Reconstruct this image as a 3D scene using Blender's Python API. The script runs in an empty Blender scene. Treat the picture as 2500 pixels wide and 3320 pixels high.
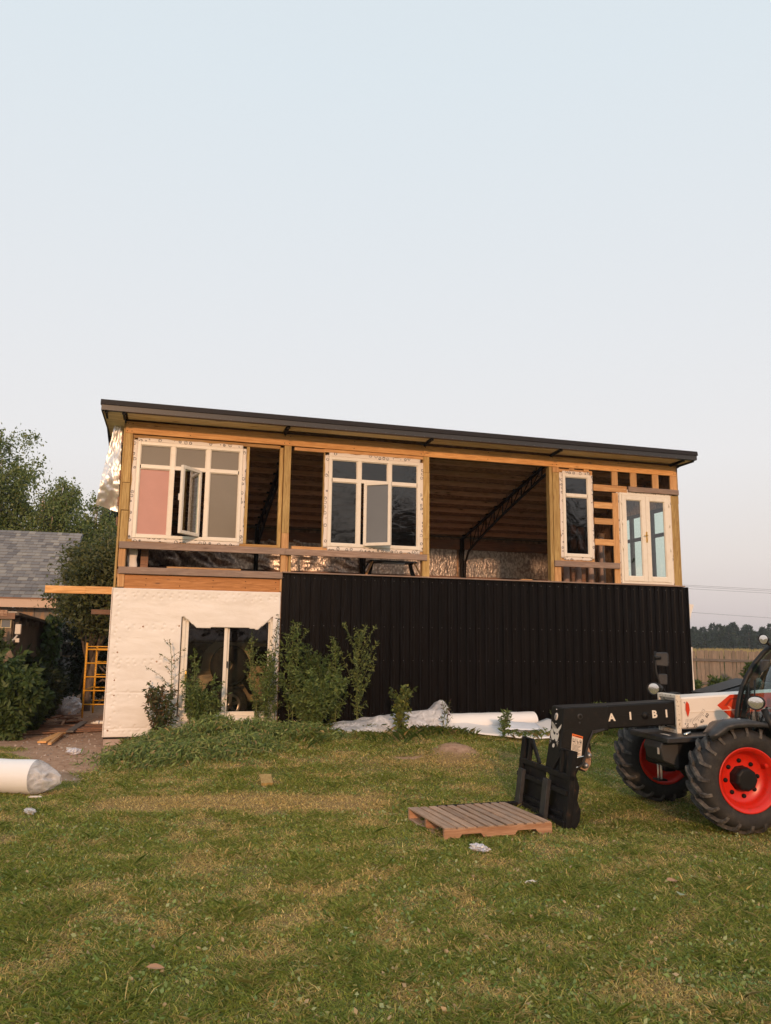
import bpy, bmesh, math, random
import numpy as np
from mathutils import Vector, Matrix, noise
S = bpy.context.scene
rad = math.radians
random.seed(7); rng = np.random.default_rng(7)

# ------------------------------------------------------------------ camera
H = 1.95
cam = bpy.data.cameras.new('camera'); camo = bpy.data.objects.new('camera', cam)
S.collection.objects.link(camo); S.camera = camo
cam.sensor_fit = 'VERTICAL'; cam.sensor_height = 36; cam.lens = 36 * 2551 / 3320
cam.clip_end = 3000; cam.clip_start = 0.1
Rc = Matrix.Rotation(math.pi / 2 + rad(9.3), 4, 'X') @ Matrix.Rotation(rad(.72), 4, 'Z')
camo.matrix_world = Matrix.Translation((0, 0, H)) @ Rc
# ------------------------------------------------------------------ world: hazy late-evening sky
SUN_EL, SUN_AZ = 14.5, 2.8      # azimuth measured from -Y towards +X
w = bpy.data.worlds.new('World'); S.world = w; w.use_nodes = True
nt = w.node_tree; nt.nodes.clear()
out = nt.nodes.new('ShaderNodeOutputWorld'); bg = nt.nodes.new('ShaderNodeBackground')
sky = nt.nodes.new('ShaderNodeTexSky'); sky.sky_type = 'NISHITA'; sky.sun_disc = False
sky.sun_elevation = rad(SUN_EL); sky.sun_rotation = rad(180 - SUN_AZ); sky.dust_density = 5; sky.air_density = 1.5
tc = nt.nodes.new('ShaderNodeTexCoord'); sep = nt.nodes.new('ShaderNodeSeparateXYZ')
ramp = nt.nodes.new('ShaderNodeValToRGB'); r = ramp.color_ramp
r.elements[0].position = 0.0; r.elements[0].color = (5.9, 5.0, 4.85, 1)
r.elements[1].position = 1.0; r.elements[1].color = (5.75, 6.5, 7.0, 1)
for p, c in ((.10, (6.9, 6.3, 6.1)), (.22, (7.15, 6.95, 7.0)), (.36, (6.85, 6.95, 7.15)), (.62, (6.3, 6.9, 7.3))):
    e = r.elements.new(p); e.color = (*c, 1)
mx = nt.nodes.new('ShaderNodeMix'); mx.data_type = 'RGBA'; mx.inputs[0].default_value = .88
nt.links.new(tc.outputs['Generated'], sep.inputs[0]); nt.links.new(sep.outputs['Z'], ramp.inputs[0])
nt.links.new(sky.outputs[0], mx.inputs[6]); nt.links.new(ramp.outputs[0], mx.inputs[7])
nt.links.new(mx.outputs[2], bg.inputs[0]); nt.links.new(bg.outputs[0], out.inputs[0])
bg.inputs[1].default_value = .128
sun = bpy.data.lights.new('sun', 'SUN'); suno = bpy.data.objects.new('sun', sun); S.collection.objects.link(suno)
sun.energy = 2.3; sun.angle = rad(2.5); sun.color = (1, .57, .31)
sd = Vector((math.sin(rad(SUN_AZ)) * math.cos(rad(SUN_EL)), -math.cos(rad(SUN_AZ)) * math.cos(rad(SUN_EL)), math.sin(rad(SUN_EL))))
suno.rotation_euler = sd.to_track_quat('Z', 'Y').to_euler()
S.view_settings.view_transform = 'Standard'; S.view_settings.look = 'None'
S.cycles.transparent_max_bounces = 40
S.view_settings.exposure = 0; S.view_settings.gamma = 1; S.view_settings.use_curve_mapping = False

# ------------------------------------------------------------------ frames and helpers
YAW = rad(15.6)
O = Vector((-4.894, 14.267, .222))                 # front left foot of the house
T = Vector((math.cos(YAW), math.sin(YAW), 0)); N = Vector((math.sin(YAW), -math.cos(YAW), 0))
HM = Matrix.Translation(O) @ Matrix.Rotation(YAW, 4, 'Z')
def hp(u, v, w): return HM @ Vector((u, v, w))
def sstep(a, b, x):
    t = min(1, max(0, (x - a) / (b - a))); return t * t * (3 - 2 * t)
def gz(x, y):
    dx, dy = x - O.x, y - O.y
    u = dx * T.x + dy * T.y; d = dx * N.x + dy * N.y
    a = .07 + .25 * sstep(.2, 2.2, u) - .10 * sstep(5.2, 7.2, u) - .08 * sstep(8.5, 11.5, u)
    z = a * sstep(6.5, 1.3, d)
    if d < 0: z = z * sstep(-6, 0, d) + .1 * (1 - sstep(-6, 0, d))
    z += .035 * noise.noise(Vector((x * .35, y * .35, 0))) * sstep(3, 8, y) + .012 * noise.noise(Vector((x * 1.7, y * 1.7, 3)))
    z += .17 * math.exp(-((x - 1.12) ** 2 / .16 + (y - 12.7) ** 2 / .2)) * (1 + .5 * noise.noise(Vector((x * 5, y * 5, 1))))
    return z
def ray(px, py):
    return (Rc.to_3x3() @ Vector(((px - 1250) / 2551, -(py - 1660) / 2551, -1)))
def G(px, py, dz=0):
    "point of the ground seen at a photograph pixel"
    r_ = ray(px, py); z = .1
    for i in range(12):
        t = (z - H) / r_.z; x, y = r_.x * t, r_.y * t; z = .5 * z + .5 * gz(x, y)
    return Vector((x, y, gz(x, y) + dz))
def tag(o, label=None, cat=None, group=None, kind=None):
    if label: o['label'] = label
    if cat: o['category'] = cat
    if group: o['group'] = group
    if kind: o['kind'] = kind
    return o
COL = S.collection
def empty(name, loc=(0, 0, 0), rz=0, mat=None):
    o = bpy.data.objects.new(name, None); COL.objects.link(o); o.empty_display_size = .2
    if mat is not None: o.matrix_world = mat
    else: o.location = loc; o.rotation_euler = (0, 0, rz)
    return o
def link(name, me, mat=None, parent=None):
    o = bpy.data.objects.new(name, me); COL.objects.link(o)
    if mat and not me.materials: me.materials.append(mat)
    if parent: o.parent = parent
    return o
class MB:
    def __init__(s): s.v = []; s.f = []; s.sm = []
    def add(s, vs, fs, smooth=False):
        b = len(s.v); s.v += [tuple(p) for p in vs]; s.f += [tuple(i + b for i in f) for f in fs]; s.sm += [smooth] * len(fs); return s
    def box(s, a, b, M=None):
        x0, y0, z0 = [min(p, q) for p, q in zip(a, b)]; x1, y1, z1 = [max(p, q) for p, q in zip(a, b)]
        v = [Vector(p) for p in ((x0, y0, z0), (x1, y0, z0), (x1, y1, z0), (x0, y1, z0), (x0, y0, z1), (x1, y0, z1), (x1, y1, z1), (x0, y1, z1))]
        if M is not None: v = [M @ p for p in v]
        return s.add(v, [(0, 3, 2, 1), (4, 5, 6, 7), (0, 1, 5, 4), (1, 2, 6, 5), (2, 3, 7, 6), (3, 0, 4, 7)])
    def cbox(s, a, b, c=.005, M=None):
        "box with chamfered edges along its longest side"
        a = Vector(a); b = Vector(b); d = [abs(b[i] - a[i]) for i in range(3)]; k = d.index(max(d)); i, j = [q for q in range(3) if q != k]
        lo = [min(a[q], b[q]) for q in range(3)]; hi = [max(a[q], b[q]) for q in range(3)]
        c = min(c, (hi[i] - lo[i]) * .3, (hi[j] - lo[j]) * .3)
        ring = [(lo[i] + c, lo[j]), (hi[i] - c, lo[j]), (hi[i], lo[j] + c), (hi[i], hi[j] - c), (hi[i] - c, hi[j]), (lo[i] + c, hi[j]), (lo[i], hi[j] - c), (lo[i], lo[j] + c)]
        vs = []
        for kk in (lo[k], hi[k]):
            for p, q in ring:
                t = [0, 0, 0]; t[k] = kk; t[i] = p; t[j] = q; vs.append(Vector(t))
        if M is not None: vs = [M @ p for p in vs]
        fs = [tuple(range(8)), tuple(range(15, 7, -1))] + [(m, m + 8, (m + 1) % 8 + 8, (m + 1) % 8) for m in range(8)]
        return s.add(vs, fs)
    def beam(s, p, q, w, h, up=(0, 0, 1)):
        p = Vector(p); q = Vector(q); d = (q - p); L = d.length; d.normalize()
        u = Vector(up); x = d.cross(u); 
        if x.length < 1e-4: x = d.cross(Vector((1, 0, 0)))
        x.normalize(); u = x.cross(d)
        M = Matrix(((x.x, d.x, u.x, p.x), (x.y, d.y, u.y, p.y), (x.z, d.z, u.z, p.z), (0, 0, 0, 1)))
        return s.box((-w / 2, 0, -h / 2), (w / 2, L, h / 2), M)
    def tube(s, pts, r, n=8, cap=True, smooth=True):
        pts = [Vector(p) for p in pts]; k = len(pts); rs = r if isinstance(r, (list, tuple)) else [r] * k
        vs = []; prev = None
        for i, p in enumerate(pts):
            d = (pts[min(i + 1, k - 1)] - pts[max(i - 1, 0)]).normalized()
            if prev is None:
                x = d.cross(Vector((0, 0, 1))); x = x if x.length > 1e-3 else d.cross(Vector((1, 0, 0)))
            else: x = prev - d * prev.dot(d)
            x.normalize(); prev = x; y = d.cross(x)
            vs += [p + (x * math.cos(2 * math.pi * j / n) + y * math.sin(2 * math.pi * j / n)) * rs[i] for j in range(n)]
        fs = [(i * n + j, i * n + (j + 1) % n, (i + 1) * n + (j + 1) % n, (i + 1) * n + j) for i in range(k - 1) for j in range(n)]
        s.add(vs, fs, smooth)
        if cap: b = len(s.v) - len(vs); s.f += [tuple(b + j for j in range(n - 1, -1, -1)), tuple(b + (k - 1) * n + j for j in range(n))]; s.sm += [False, False]
        return s
    def lathe(s, prof, axis='Y', n=32, c=(0, 0, 0), smooth=True, jit=None):
        "prof = (radius, along) list"
        vs = []
        for r_, a in prof:
            for j in range(n):
                t = 2 * math.pi * j / n; x, z = r_ * math.cos(t), r_ * math.sin(t)
                vs.append(Vector((x, a, z)) if axis == 'Y' else (Vector((a, x, z)) if axis == 'X' else Vector((x, z, a))))
        vs = [p + Vector(c) for p in vs]; m = len(prof)
        fs = [(i * n + j, i * n + (j + 1) % n, (i + 1) * n + (j + 1) % n, (i + 1) * n + j) for i in range(m - 1) for j in range(n)]
        return s.add(vs, fs, smooth)
    def prism(s, poly, a, b, plane='XZ', M=None):
        "extrude polygon of a plane between a and b"
        def P(p, t):
            return Vector((p[0], t, p[1])) if plane == 'XZ' else (Vector((p[0], p[1], t)) if plane == 'XY' else Vector((t, p[0], p[1])))
        n = len(poly); vs = [P(p, a) for p in poly] + [P(p, b) for p in poly]
        if M is not None: vs = [M @ p for p in vs]
        return s.add(vs, [tuple(range(n)), tuple(range(2 * n - 1, n - 1, -1))] + [(i, i + n, (i + 1) % n + n, (i + 1) % n) for i in range(n)])
    def grid(s, fn, nu, nv, smooth=True):
        vs = [fn(i / nu, j / nv) for i in range(nu + 1) for j in range(nv + 1)]
        fs = [(i * (nv + 1) + j, (i + 1) * (nv + 1) + j, (i + 1) * (nv + 1) + j + 1, i * (nv + 1) + j + 1) for i in range(nu) for j in range(nv)]
        return s.add(vs, fs, smooth)
    def build(s, name, mat=None, parent=None, solid=0, bevel=0):
        me = bpy.data.meshes.new(name); me.from_pydata(s.v, [], s.f)
        bm = bmesh.new(); bm.from_mesh(me); bmesh.ops.recalc_face_normals(bm, faces=bm.faces); 
        if bevel: bmesh.ops.bevel(bm, geom=[e for e in bm.edges if len(e.link_faces) == 2 and e.calc_face_angle(0) > .5], offset=bevel, segments=1, affect='EDGES', clamp_overlap=True)
        bm.to_mesh(me); bm.free()
        if not bevel: me.polygons.foreach_set('use_smooth', s.sm)
        o = link(name, me, mat, parent)
        if solid:
            m = o.modifiers.new('solid', 'SOLIDIFY'); m.thickness = solid
        return o

# ------------------------------------------------------------------ materials
MATS = {}
def mat(name, col=(.5, .5, .5), rough=.6, metal=0, spec=.5):
    m = bpy.data.materials.new(name); m.use_nodes = True; b = m.node_tree.nodes['Principled BSDF']
    b.inputs['Base Color'].default_value = (*col, 1); b.inputs['Roughness'].default_value = rough; b.inputs['Metallic'].default_value = metal
    b.inputs['Specular IOR Level'].default_value = spec
    MATS[name] = m; return m
class NT:
    def __init__(s, m): s.t = m.node_tree; s.b = s.t.nodes['Principled BSDF']
    def n(s, typ, **k):
        o = s.t.nodes.new(typ)
        for a, v in k.items():
            if a.startswith('_'): setattr(o, a[1:], v)
            else:
                key = int(a[1:]) if a[0] == 'i' and a[1:].isdigit() else a.replace('__', ' ')
                if isinstance(v, bpy.types.NodeSocket): s.t.links.new(v, o.inputs[key])
                else: o.inputs[key].default_value = v
        return o
    def l(s, a, b): s.t.links.new(a, b)
    def coords(s, scale=(1, 1, 1), rnd=True, kind='Object'):
        c = s.n('ShaderNodeTexCoord').outputs[kind]
        if rnd:
            oi = s.n('ShaderNodeObjectInfo'); v = s.n('ShaderNodeVectorMath', _operation='SCALE', i0=(13.1, 7.7, 9.3)); s.l(oi.outputs['Random'], v.inputs['Scale'])
            a = s.n('ShaderNodeVectorMath', _operation='ADD', i0=c, i1=v.outputs[0]); c = a.outputs[0]
        mp = s.n('ShaderNodeMapping', Vector=c, Scale=scale); return mp.outputs[0]
    def noise(s, vec, scale=5, detail=4, rough=.55, dist=0):
        return s.n('ShaderNodeTexNoise', Vector=vec, Scale=scale, Detail=detail, Roughness=rough, Distortion=dist).outputs['Fac']
    def ramp(s, fac, stops):
        r_ = s.n('ShaderNodeValToRGB', Fac=fac); e = r_.color_ramp.elements
        while len(e) < len(stops): e.new(.5)
        for q, (p, c) in zip(e, stops): q.position = p; q.color = (*c, 1) if len(c) == 3 else c
        return r_.outputs[0]
    def mix(s, f, a, b, mode='MIX'):
        m = s.n('ShaderNodeMix', _data_type='RGBA', _blend_type=mode)
        for i, v in ((0, f), (6, a), (7, b)):
            if isinstance(v, bpy.types.NodeSocket): s.l(v, m.inputs[i])
            else: m.inputs[i].default_value = v if i == 0 else (*v, 1)
        return m.outputs[2]
    def bump(s, h, strength=.3, dist=.01):
        b = s.n('ShaderNodeBump', Height=h, Strength=strength, Distance=dist); s.l(b.outputs[0], s.b.inputs['Normal']); return b
    def col(s, c): s.l(c, s.b.inputs['Base Color'])
def wood(name, c1, c2, knot, axis='X', rough=.65, stain=None, bump=.25, sc=1):
    m = mat(name, c1, rough); t = NT(m)
    st = {'X': (.9, 14, 14), 'Y': (14, .9, 14), 'Z': (14, 14, .9)}[axis]; k2 = {'X': (1.2, 5, 5), 'Y': (5, 1.2, 5), 'Z': (5, 5, 1.2)}[axis]
    g = t.noise(t.coords(tuple(q * sc for q in st)), 1.9, 8, .68, 1.6)
    c = t.ramp(g, [(.28, tuple(q * .72 for q in c2)), (.45, c2), (.58, c1), (.74, tuple(min(1, q * 1.18) for q in c1))])
    kn = t.n('ShaderNodeTexVoronoi', Vector=t.coords(tuple(q * sc for q in k2)), Scale=1.5).outputs['Distance']
    c = t.mix(t.ramp(kn, [(.0, (1, 1, 1)), (.07, (.8, .8, .8)), (.10, (.25, .25, .25)), (.22, (0, 0, 0))]), c, knot)
    if stain:
        sn = t.noise(t.coords((1.3, 1.3, 3)), 1.3, 5, .65); c = t.mix(t.ramp(sn, [(.42, (0, 0, 0)), (.66, (.8, .8, .8))]), c, stain)
    oi = t.n('ShaderNodeObjectInfo').outputs['Random']; v = t.n('ShaderNodeMapRange', Value=oi, i3=.82, i4=1.12).outputs[0]
    hs = t.n('ShaderNodeHueSaturation', Color=c, Value=v); t.col(hs.outputs[0]); t.bump(g, bump, .004); return m
NEWX = wood('fresh_lumber_x', (.78, .44, .17), (.64, .32, .10), (.20, .07, .02), 'X')
TRZ = wood('treated_lumber_z', (.50, .35, .13), (.37, .23, .07), (.22, .11, .03), 'Z')
TRX = wood('treated_lumber_x', (.46, .27, .08), (.36, .18, .05), (.18, .09, .02), 'X')
LUMZ = wood('pine_stud_z', (.62, .37, .16), (.50, .26, .10), (.25, .10, .03), 'Z')
LUMX = wood('pine_block_x', (.62, .36, .15), (.50, .25, .09), (.25, .10, .03), 'X')
RIM = wood('rim_board', (.46, .21, .07), (.36, .15, .04), (.12, .05, .02), 'X')
WEA = wood('weathered_board_x', (.40, .29, .23), (.30, .20, .15), (.14, .08, .05), 'X', stain=(.24, .18, .15))
PUR = wood('purlin_wood', (.66, .41, .26), (.52, .31, .19), (.08, .04, .02), 'X')
SOF = wood('soffit_board', (.80, .68, .42), (.66, .54, .30), (.22, .13, .06), 'X', sc=.6)
PALT = wood('pallet_deck_y', (.50, .32, .21), (.33, .20, .125), (.13, .07, .04), 'Y', stain=(.34, .25, .19), bump=.5, sc=1.6)
PALX = wood('pallet_stringer_x', (.44, .25, .15), (.33, .17, .09), (.14, .06, .03), 'X', bump=.4)
FEN = wood('fence_wood_z', (.27, .205, .155), (.17, .13, .10), (.08, .05, .03), 'Z', stain=(.20, .165, .13))
GREYW = wood('grey_wood_x', (.17, .15, .14), (.11, .095, .085), (.05, .04, .03), 'X')
SHEDW = wood('shed_plywood', (.26, .18, .11), (.16, .105, .065), (.07, .04, .02), 'Z', stain=(.10, .07, .05))
DARKW = wood('dark_shed_wood', (.13, .10, .07), (.08, .06, .042), (.03, .02, .015), 'Z', stain=(.06, .045, .035))  # shade of the side wall is put into this darker wood colour
BRB = wood('brown_plank', (.30, .15, .08), (.20, .09, .045), (.08, .04, .02), 'X', stain=(.15, .1, .07))
# OSB
OSB = mat('osb', (.2, .1, .05), .8); t = NT(OSB)
vv = t.n('ShaderNodeTexVoronoi', Vector=t.coords((9, 22, 9), False), Scale=1.4)
t.col(t.ramp(t.noise(vv.outputs['Color'], 3, 2), [(.3, (.17, .095, .055)), (.7, (.50, .31, .18))])); t.bump(vv.outputs['Distance'], .3)
PVC = mat('white_pvc', (.80, .74, .64), .32)
t = NT(PVC); t.col(t.mix(t.ramp(t.noise(t.coords((3, 3, 3)), 3, 6), [(.5, (0, 0, 0)), (.75, (.35, .35, .35))]), (.80, .75, .66), (.62, .54, .43)))
# mounting tape with dark print
TAPE = mat('printed_tape', (.75, .7, .66), .45); t = NT(TAPE)
co = t.coords((1, 1, 1), False); w1 = t.n('ShaderNodeTexVoronoi', Vector=co, Scale=11, Randomness=.5); 
rg = t.ramp(w1.outputs['Distance'], [(.26, (0, 0, 0)), (.30, (1, 1, 1)), (.36, (1, 1, 1)), (.40, (0, 0, 0))])
sq = t.ramp(t.noise(co, 46, 2, .6, .8), [(.53, (0, 0, 0)), (.58, (1, 1, 1))])
inn = t.ramp(w1.outputs['Distance'], [(.40, (1, 1, 1)), (.43, (0, 0, 0))])
pr = t.mix(1, t.mix(1, rg, sq, 'ADD'), inn, 'MULTIPLY'); t.col(t.mix(t.n('ShaderNodeMath', _operation='MULTIPLY', i0=pr, i1=.8).outputs[0], (.74, .68, .62), (.10, .10, .11)))
t.bump(t.noise(co, 30, 3), .5, .01)
# dark ribbed steel cladding
BLK = mat('black_steel_cladding', (.018, .014, .013), .38, 0, .13); t = NT(BLK)
t.col(t.ramp(t.noise(t.coords((5, 5, .35)), 2.2, 5), [(.35, (.0030, .0022, .0022)), (.7, (.0065, .0048, .0046))]))
t.l(t.n('ShaderNodeMapRange', Value=t.noise(t.coords((6, 6, .8)), 2, 4), i3=.22, i4=.42).outputs[0], t.b.inputs['Roughness'])
BLK2 = mat('black_paint', (.016, .015, .015), .5, 0, .2); t = NT(BLK2)
t.col(t.mix(t.ramp(t.noise(t.coords((6, 6, 6)), 2.5, 8, .7), [(.56, (0, 0, 0)), (.72, (.6, .6, .6))]), (.009, .009, .009), (.03, .022, .018)))
t.bump(t.noise(t.coords((30, 30, 30)), 3, 4), .12, .003)
FORKP = mat('worn_fork_paint', (.015, .015, .016), .5, 0, .2); t = NT(FORKP)
nn = t.noise(t.coords((5, 5, 3)), 2.4, 9, .72)
t.col(t.ramp(nn, [(.5, (.006, .006, .007)), (.6, (.013, .012, .011)), (.67, (.07, .034, .02)), (.76, (.13, .08, .05))])); t.bump(nn, .25, .004)
STEEL = mat('black_truss_steel', (.008, .007, .007), .6, 0, .2)
FASU = mat('brown_black_flashing', (.016, .011, .009), .45, 0, .25)
FASL = mat('dark_grey_flashing', (.035, .036, .04), .4, 0, .4)
FOIL = mat('reflective_foil', (.85, .81, .76), .34, .92); t = NT(FOIL)
c = t.coords((1, 1, 1), False); vo = t.n('ShaderNodeTexVoronoi', Vector=t.n('ShaderNodeVectorMath', _operation='ADD', i0=t.coords((1, 1, .6), False), i1=t.n('ShaderNodeVectorMath', _operation='SCALE', i0=t.n('ShaderNodeTexNoise', Vector=c, Scale=9).outputs['Color'], Scale=.12).outputs[0]).outputs[0], Scale=17); f1 = t.n('ShaderNodeMath', _operation='ADD', i0=vo.outputs['Distance'], i1=t.n('ShaderNodeMath', _operation='MULTIPLY', i0=t.noise(c, 60, 4, .7, .4), i1=.5).outputs[0]).outputs[0]; f2 = t.noise(t.coords((3, 3, 1.2), False), 1.2, 4, .6, .8)
t.bump(t.n('ShaderNodeMath', _operation='ADD', i0=t.n('ShaderNodeMath', _operation='MULTIPLY', i0=f1, i1=.75).outputs[0], i1=f2).outputs[0], .30, .03)
t.col(t.ramp(f1, [(.30, (.74, .66, .60)), (.65, (.60, .53, .48)), (.95, (.36, .30, .27))]))
FOIL2 = mat('smooth_silver_foil', (.80, .78, .76), .40, .72); t = NT(FOIL2); t.bump(t.noise(t.coords((6, 6, 1.2), False), 6, 5, .6, .6), .22, .02)
# white foam house wrap
WRAP = mat('white_foam_wrap', (.80, .76, .71), .55); t = NT(WRAP)
c = t.coords((1, 1, 1), False)
big = t.noise(t.coords((.8, .8, 1.6), False), 1.6, 3, .5, .6); fine = t.noise(t.coords((1, 1, 4), False), 14, 4, .6)
h = t.n('ShaderNodeMath', _operation='ADD', i0=big, i1=t.n('ShaderNodeMath', _operation='MULTIPLY', i0=fine, i1=.08).outputs[0]).outputs[0]
t.bump(h, .5, .05); t.col(t.mix(t.ramp(t.noise(c, 2.3, 6, .65), [(.5, (0, 0, 0)), (.8, (.5, .5, .5))]), (.80, .77, .73), (.68, .62, .56)))
ROLLW = mat('white_roll_film', (.80, .79, .78), .35); t = NT(ROLLW); t.bump(t.noise(t.coords((1, 4, 4), False), 3, 5, .6, .5), .25, .02)
def clearfilm(name, tint, alpha, rough):
    m = bpy.data.materials.new(name); m.use_nodes = True; MATS[name] = m; tr = m.node_tree; tr.nodes.clear()
    o = tr.nodes.new('ShaderNodeOutputMaterial'); a = tr.nodes.new('ShaderNodeBsdfTransparent'); b = tr.nodes.new('ShaderNodeBsdfPrincipled'); x = tr.nodes.new('ShaderNodeMixShader')
    a.inputs[0].default_value = (*tint, 1); b.inputs['Base Color'].default_value = (.7, .7, .72, 1); b.inputs['Roughness'].default_value = rough
    n_ = tr.nodes.new('ShaderNodeTexNoise'); n_.inputs['Scale'].default_value = 7; n_.inputs['Detail'].default_value = 5; n_.inputs['Distortion'].default_value = 1.5
    bp = tr.nodes.new('ShaderNodeBump'); bp.inputs['Strength'].default_value = .9; bp.inputs['Distance'].default_value = .04
    tcx = tr.nodes.new('ShaderNodeTexCoord'); tr.links.new(tcx.outputs['Object'], n_.inputs['Vector'])
    tr.links.new(n_.outputs[0], bp.inputs['Height']); tr.links.new(bp.outputs[0], b.inputs['Normal'])
    mr = tr.nodes.new('ShaderNodeMapRange'); mr.inputs[1].default_value = .3; mr.inputs[2].default_value = .7; mr.inputs[3].default_value = alpha * .6; mr.inputs[4].default_value = min(1, alpha * 1.4)
    tr.links.new(n_.outputs[0], mr.inputs[0]); tr.links.new(mr.outputs[0], x.inputs[0]); tr.links.new(a.outputs[0], x.inputs[1]); tr.links.new(b.outputs[0], x.inputs[2]); tr.links.new(x.outputs[0], o.inputs[0])
    return m
FILM = clearfilm('clear_plastic_film', (.92, .92, .94), .55, .18)
def glass(name, tint, refl, bump=0, bscale=6, rough=.01, rcol=(1, 1, 1)):
    m = bpy.data.materials.new(name); m.use_nodes = True; MATS[name] = m; tr = m.node_tree; tr.nodes.clear()
    o = tr.nodes.new('ShaderNodeOutputMaterial'); a = tr.nodes.new('ShaderNodeBsdfTransparent'); b = tr.nodes.new('ShaderNodeBsdfGlossy'); x = tr.nodes.new('ShaderNodeMixShader')
    a.inputs[0].default_value = (*tint, 1); b.inputs['Roughness'].default_value = rough; b.inputs[0].default_value = (*rcol, 1)
    fr = tr.nodes.new('ShaderNodeFresnel'); fr.inputs[0].default_value = 1.5
    ad = tr.nodes.new('ShaderNodeMath'); ad.operation = 'MULTIPLY_ADD'; ad.inputs[1].default_value = 1.8; ad.inputs[2].default_value = refl - .07; ad.use_clamp = True
    ge = tr.nodes.new('ShaderNodeNewGeometry'); sb_ = tr.nodes.new('ShaderNodeMath'); sb_.operation = 'SUBTRACT'; sb_.inputs[0].default_value = 1; ml = tr.nodes.new('ShaderNodeMath'); ml.operation = 'MULTIPLY'
    tr.links.new(ge.outputs['Backfacing'], sb_.inputs[1]); tr.links.new(fr.outputs[0], ad.inputs[0]); tr.links.new(ad.outputs[0], ml.inputs[0]); tr.links.new(sb_.outputs[0], ml.inputs[1]); tr.links.new(ml.outputs[0], x.inputs[0])
    if bump:
        n_ = tr.nodes.new('ShaderNodeTexNoise'); n_.inputs['Scale'].default_value = bscale; n_.inputs['Detail'].default_value = 3; n_.inputs['Distortion'].default_value = 2
        tcx = tr.nodes.new('ShaderNodeTexCoord'); tr.links.new(tcx.outputs['Object'], n_.inputs['Vector'])
        bp = tr.nodes.new('ShaderNodeBump'); bp.inputs['Strength'].default_value = bump; bp.inputs['Distance'].default_value = .05
        tr.links.new(n_.outputs[0], bp.inputs['Height']); tr.links.new(bp.outputs[0], b.inputs['Normal'])
    tr.links.new(a.outputs[0], x.inputs[1]); tr.links.new(b.outputs[0], x.inputs[2]); tr.links.new(x.outputs[0], o.inputs[0]); return m
GDARK = glass('dark_window_glass', (.30, .28, .26), .06, .10, 2.2)
GTINT = glass('green_cab_glass', (.80, .90, .87), .08)
GDOOR = glass('patio_glass', (.88, .88, .86), .03)
GFR = glass('french_door_glass', (.93, .98, .95), .10)
GSASH = glass('sash_glass', (.62, .72, .68), .28)
PINK = mat('pink_reflection_glass', (.56, .29, .245), .12); TAUP = mat('taupe_opaque_glass', (.22, .19, .15), .12); GREYP = mat('frosted_grey_glass', (.16, .17, .18), .10)  # PINK: pink sky reflection put into base colour; TAUP: opaque taupe, no backing
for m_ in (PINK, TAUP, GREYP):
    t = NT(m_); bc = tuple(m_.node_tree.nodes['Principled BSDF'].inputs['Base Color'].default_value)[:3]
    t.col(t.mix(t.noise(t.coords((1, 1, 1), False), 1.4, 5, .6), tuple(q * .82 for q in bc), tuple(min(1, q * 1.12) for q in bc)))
BRASS = mat('brass', (.7, .42, .12), .25, .9); CHROME = mat('bright_metal', (.7, .68, .65), .25, 1); GREYM = mat('grey_metal', (.3, .3, .3), .4, .7)
DIRTM = mat('dirt_dark', (.06, .045, .035), .9); CONC = mat('pinkish_concrete', (.45, .36, .31), .85)
t = NT(CONC); t.col(t.ramp(t.noise(t.coords((4, 4, 4)), 3, 8, .7), [(.3, (.34, .26, .22)), (.7, (.5, .41, .36))])); t.bump(t.noise(t.coords((20, 20, 20)), 3, 5), .4)
YEL = mat('yellow_scaffold_paint', (.80, .40, .02), .4); t = NT(YEL)
t.col(t.mix(t.ramp(t.noise(t.coords((9, 9, 9)), 4, 6, .7), [(.58, (0, 0, 0)), (.68, (.8, .8, .8))]), (.80, .40, .025), (.42, .16, .03)))
RED = mat('orange_red_rim_paint', (.62, .018, .006), .35); t = NT(RED)
t.col(t.mix(t.ramp(t.noise(t.coords((5, 5, 5)), 3, 8, .75), [(.50, (0, 0, 0)), (.72, (.75, .75, .75))]), (.62, .018, .006), (.32, .03, .012)))
RED2 = mat('red_decal', (.60, .05, .015), .3); DRED = mat('dark_red_decal', (.30, .03, .015), .3); SALM = mat('salmon_decal', (.75, .26, .17), .35)
CREAM = mat('cream_boom_paint', (.76, .70, .62), .35); t = NT(CREAM)
t.col(t.mix(t.ramp(t.noise(t.coords((4, 4, 4), False), 3, 8, .72), [(.60, (0, 0, 0)), (.75, (.5, .5, .5))]), (.77, .71, .64), (.50, .40, .30)))
COLLAR = mat('worn_cream_collar', (.7, .62, .5), .5); t = NT(COLLAR)
t.col(t.mix(t.ramp(t.noise(t.coords((10, 10, 10), False), 2.5, 9, .75), [(.54, (0, 0, 0)), (.62, (1, 1, 1))]), (.70, .63, .52), (.16, .11, .06)))
STICK = mat('cream_letter_decal', (.75, .68, .58), .5); ORNG = mat('orange_decal', (.80, .16, .02), .5); LBL = mat('cream_label', (.66, .58, .49), .5)
INK = mat('black_ink', (.02, .02, .02), .6)
RUB = mat('tyre_rubber', (.035, .031, .029), .8); t = NT(RUB)
nn = t.noise(t.coords((5, 5, 5)), 2, 9, .7); t.col(t.ramp(nn, [(.40, (.013, .012, .012)), (.58, (.028, .025, .022)), (.75, (.065, .053, .042))])); t.bump(t.noise(t.coords((30, 30, 30)), 3, 4), .3, .004)
LUG = mat('tyre_lug_rubber', (.06, .055, .05), .85); t = NT(LUG)
nn = t.noise(t.coords((7, 7, 7)), 2.2, 9, .7); t.col(t.ramp(nn, [(.38, (.03, .027, .025)), (.55, (.09, .08, .07)), (.72, (.20, .175, .14))])); t.bump(nn, .5, .01)
PLAS = mat('grey_black_plastic', (.045, .046, .052), .45); t = NT(PLAS)
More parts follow.
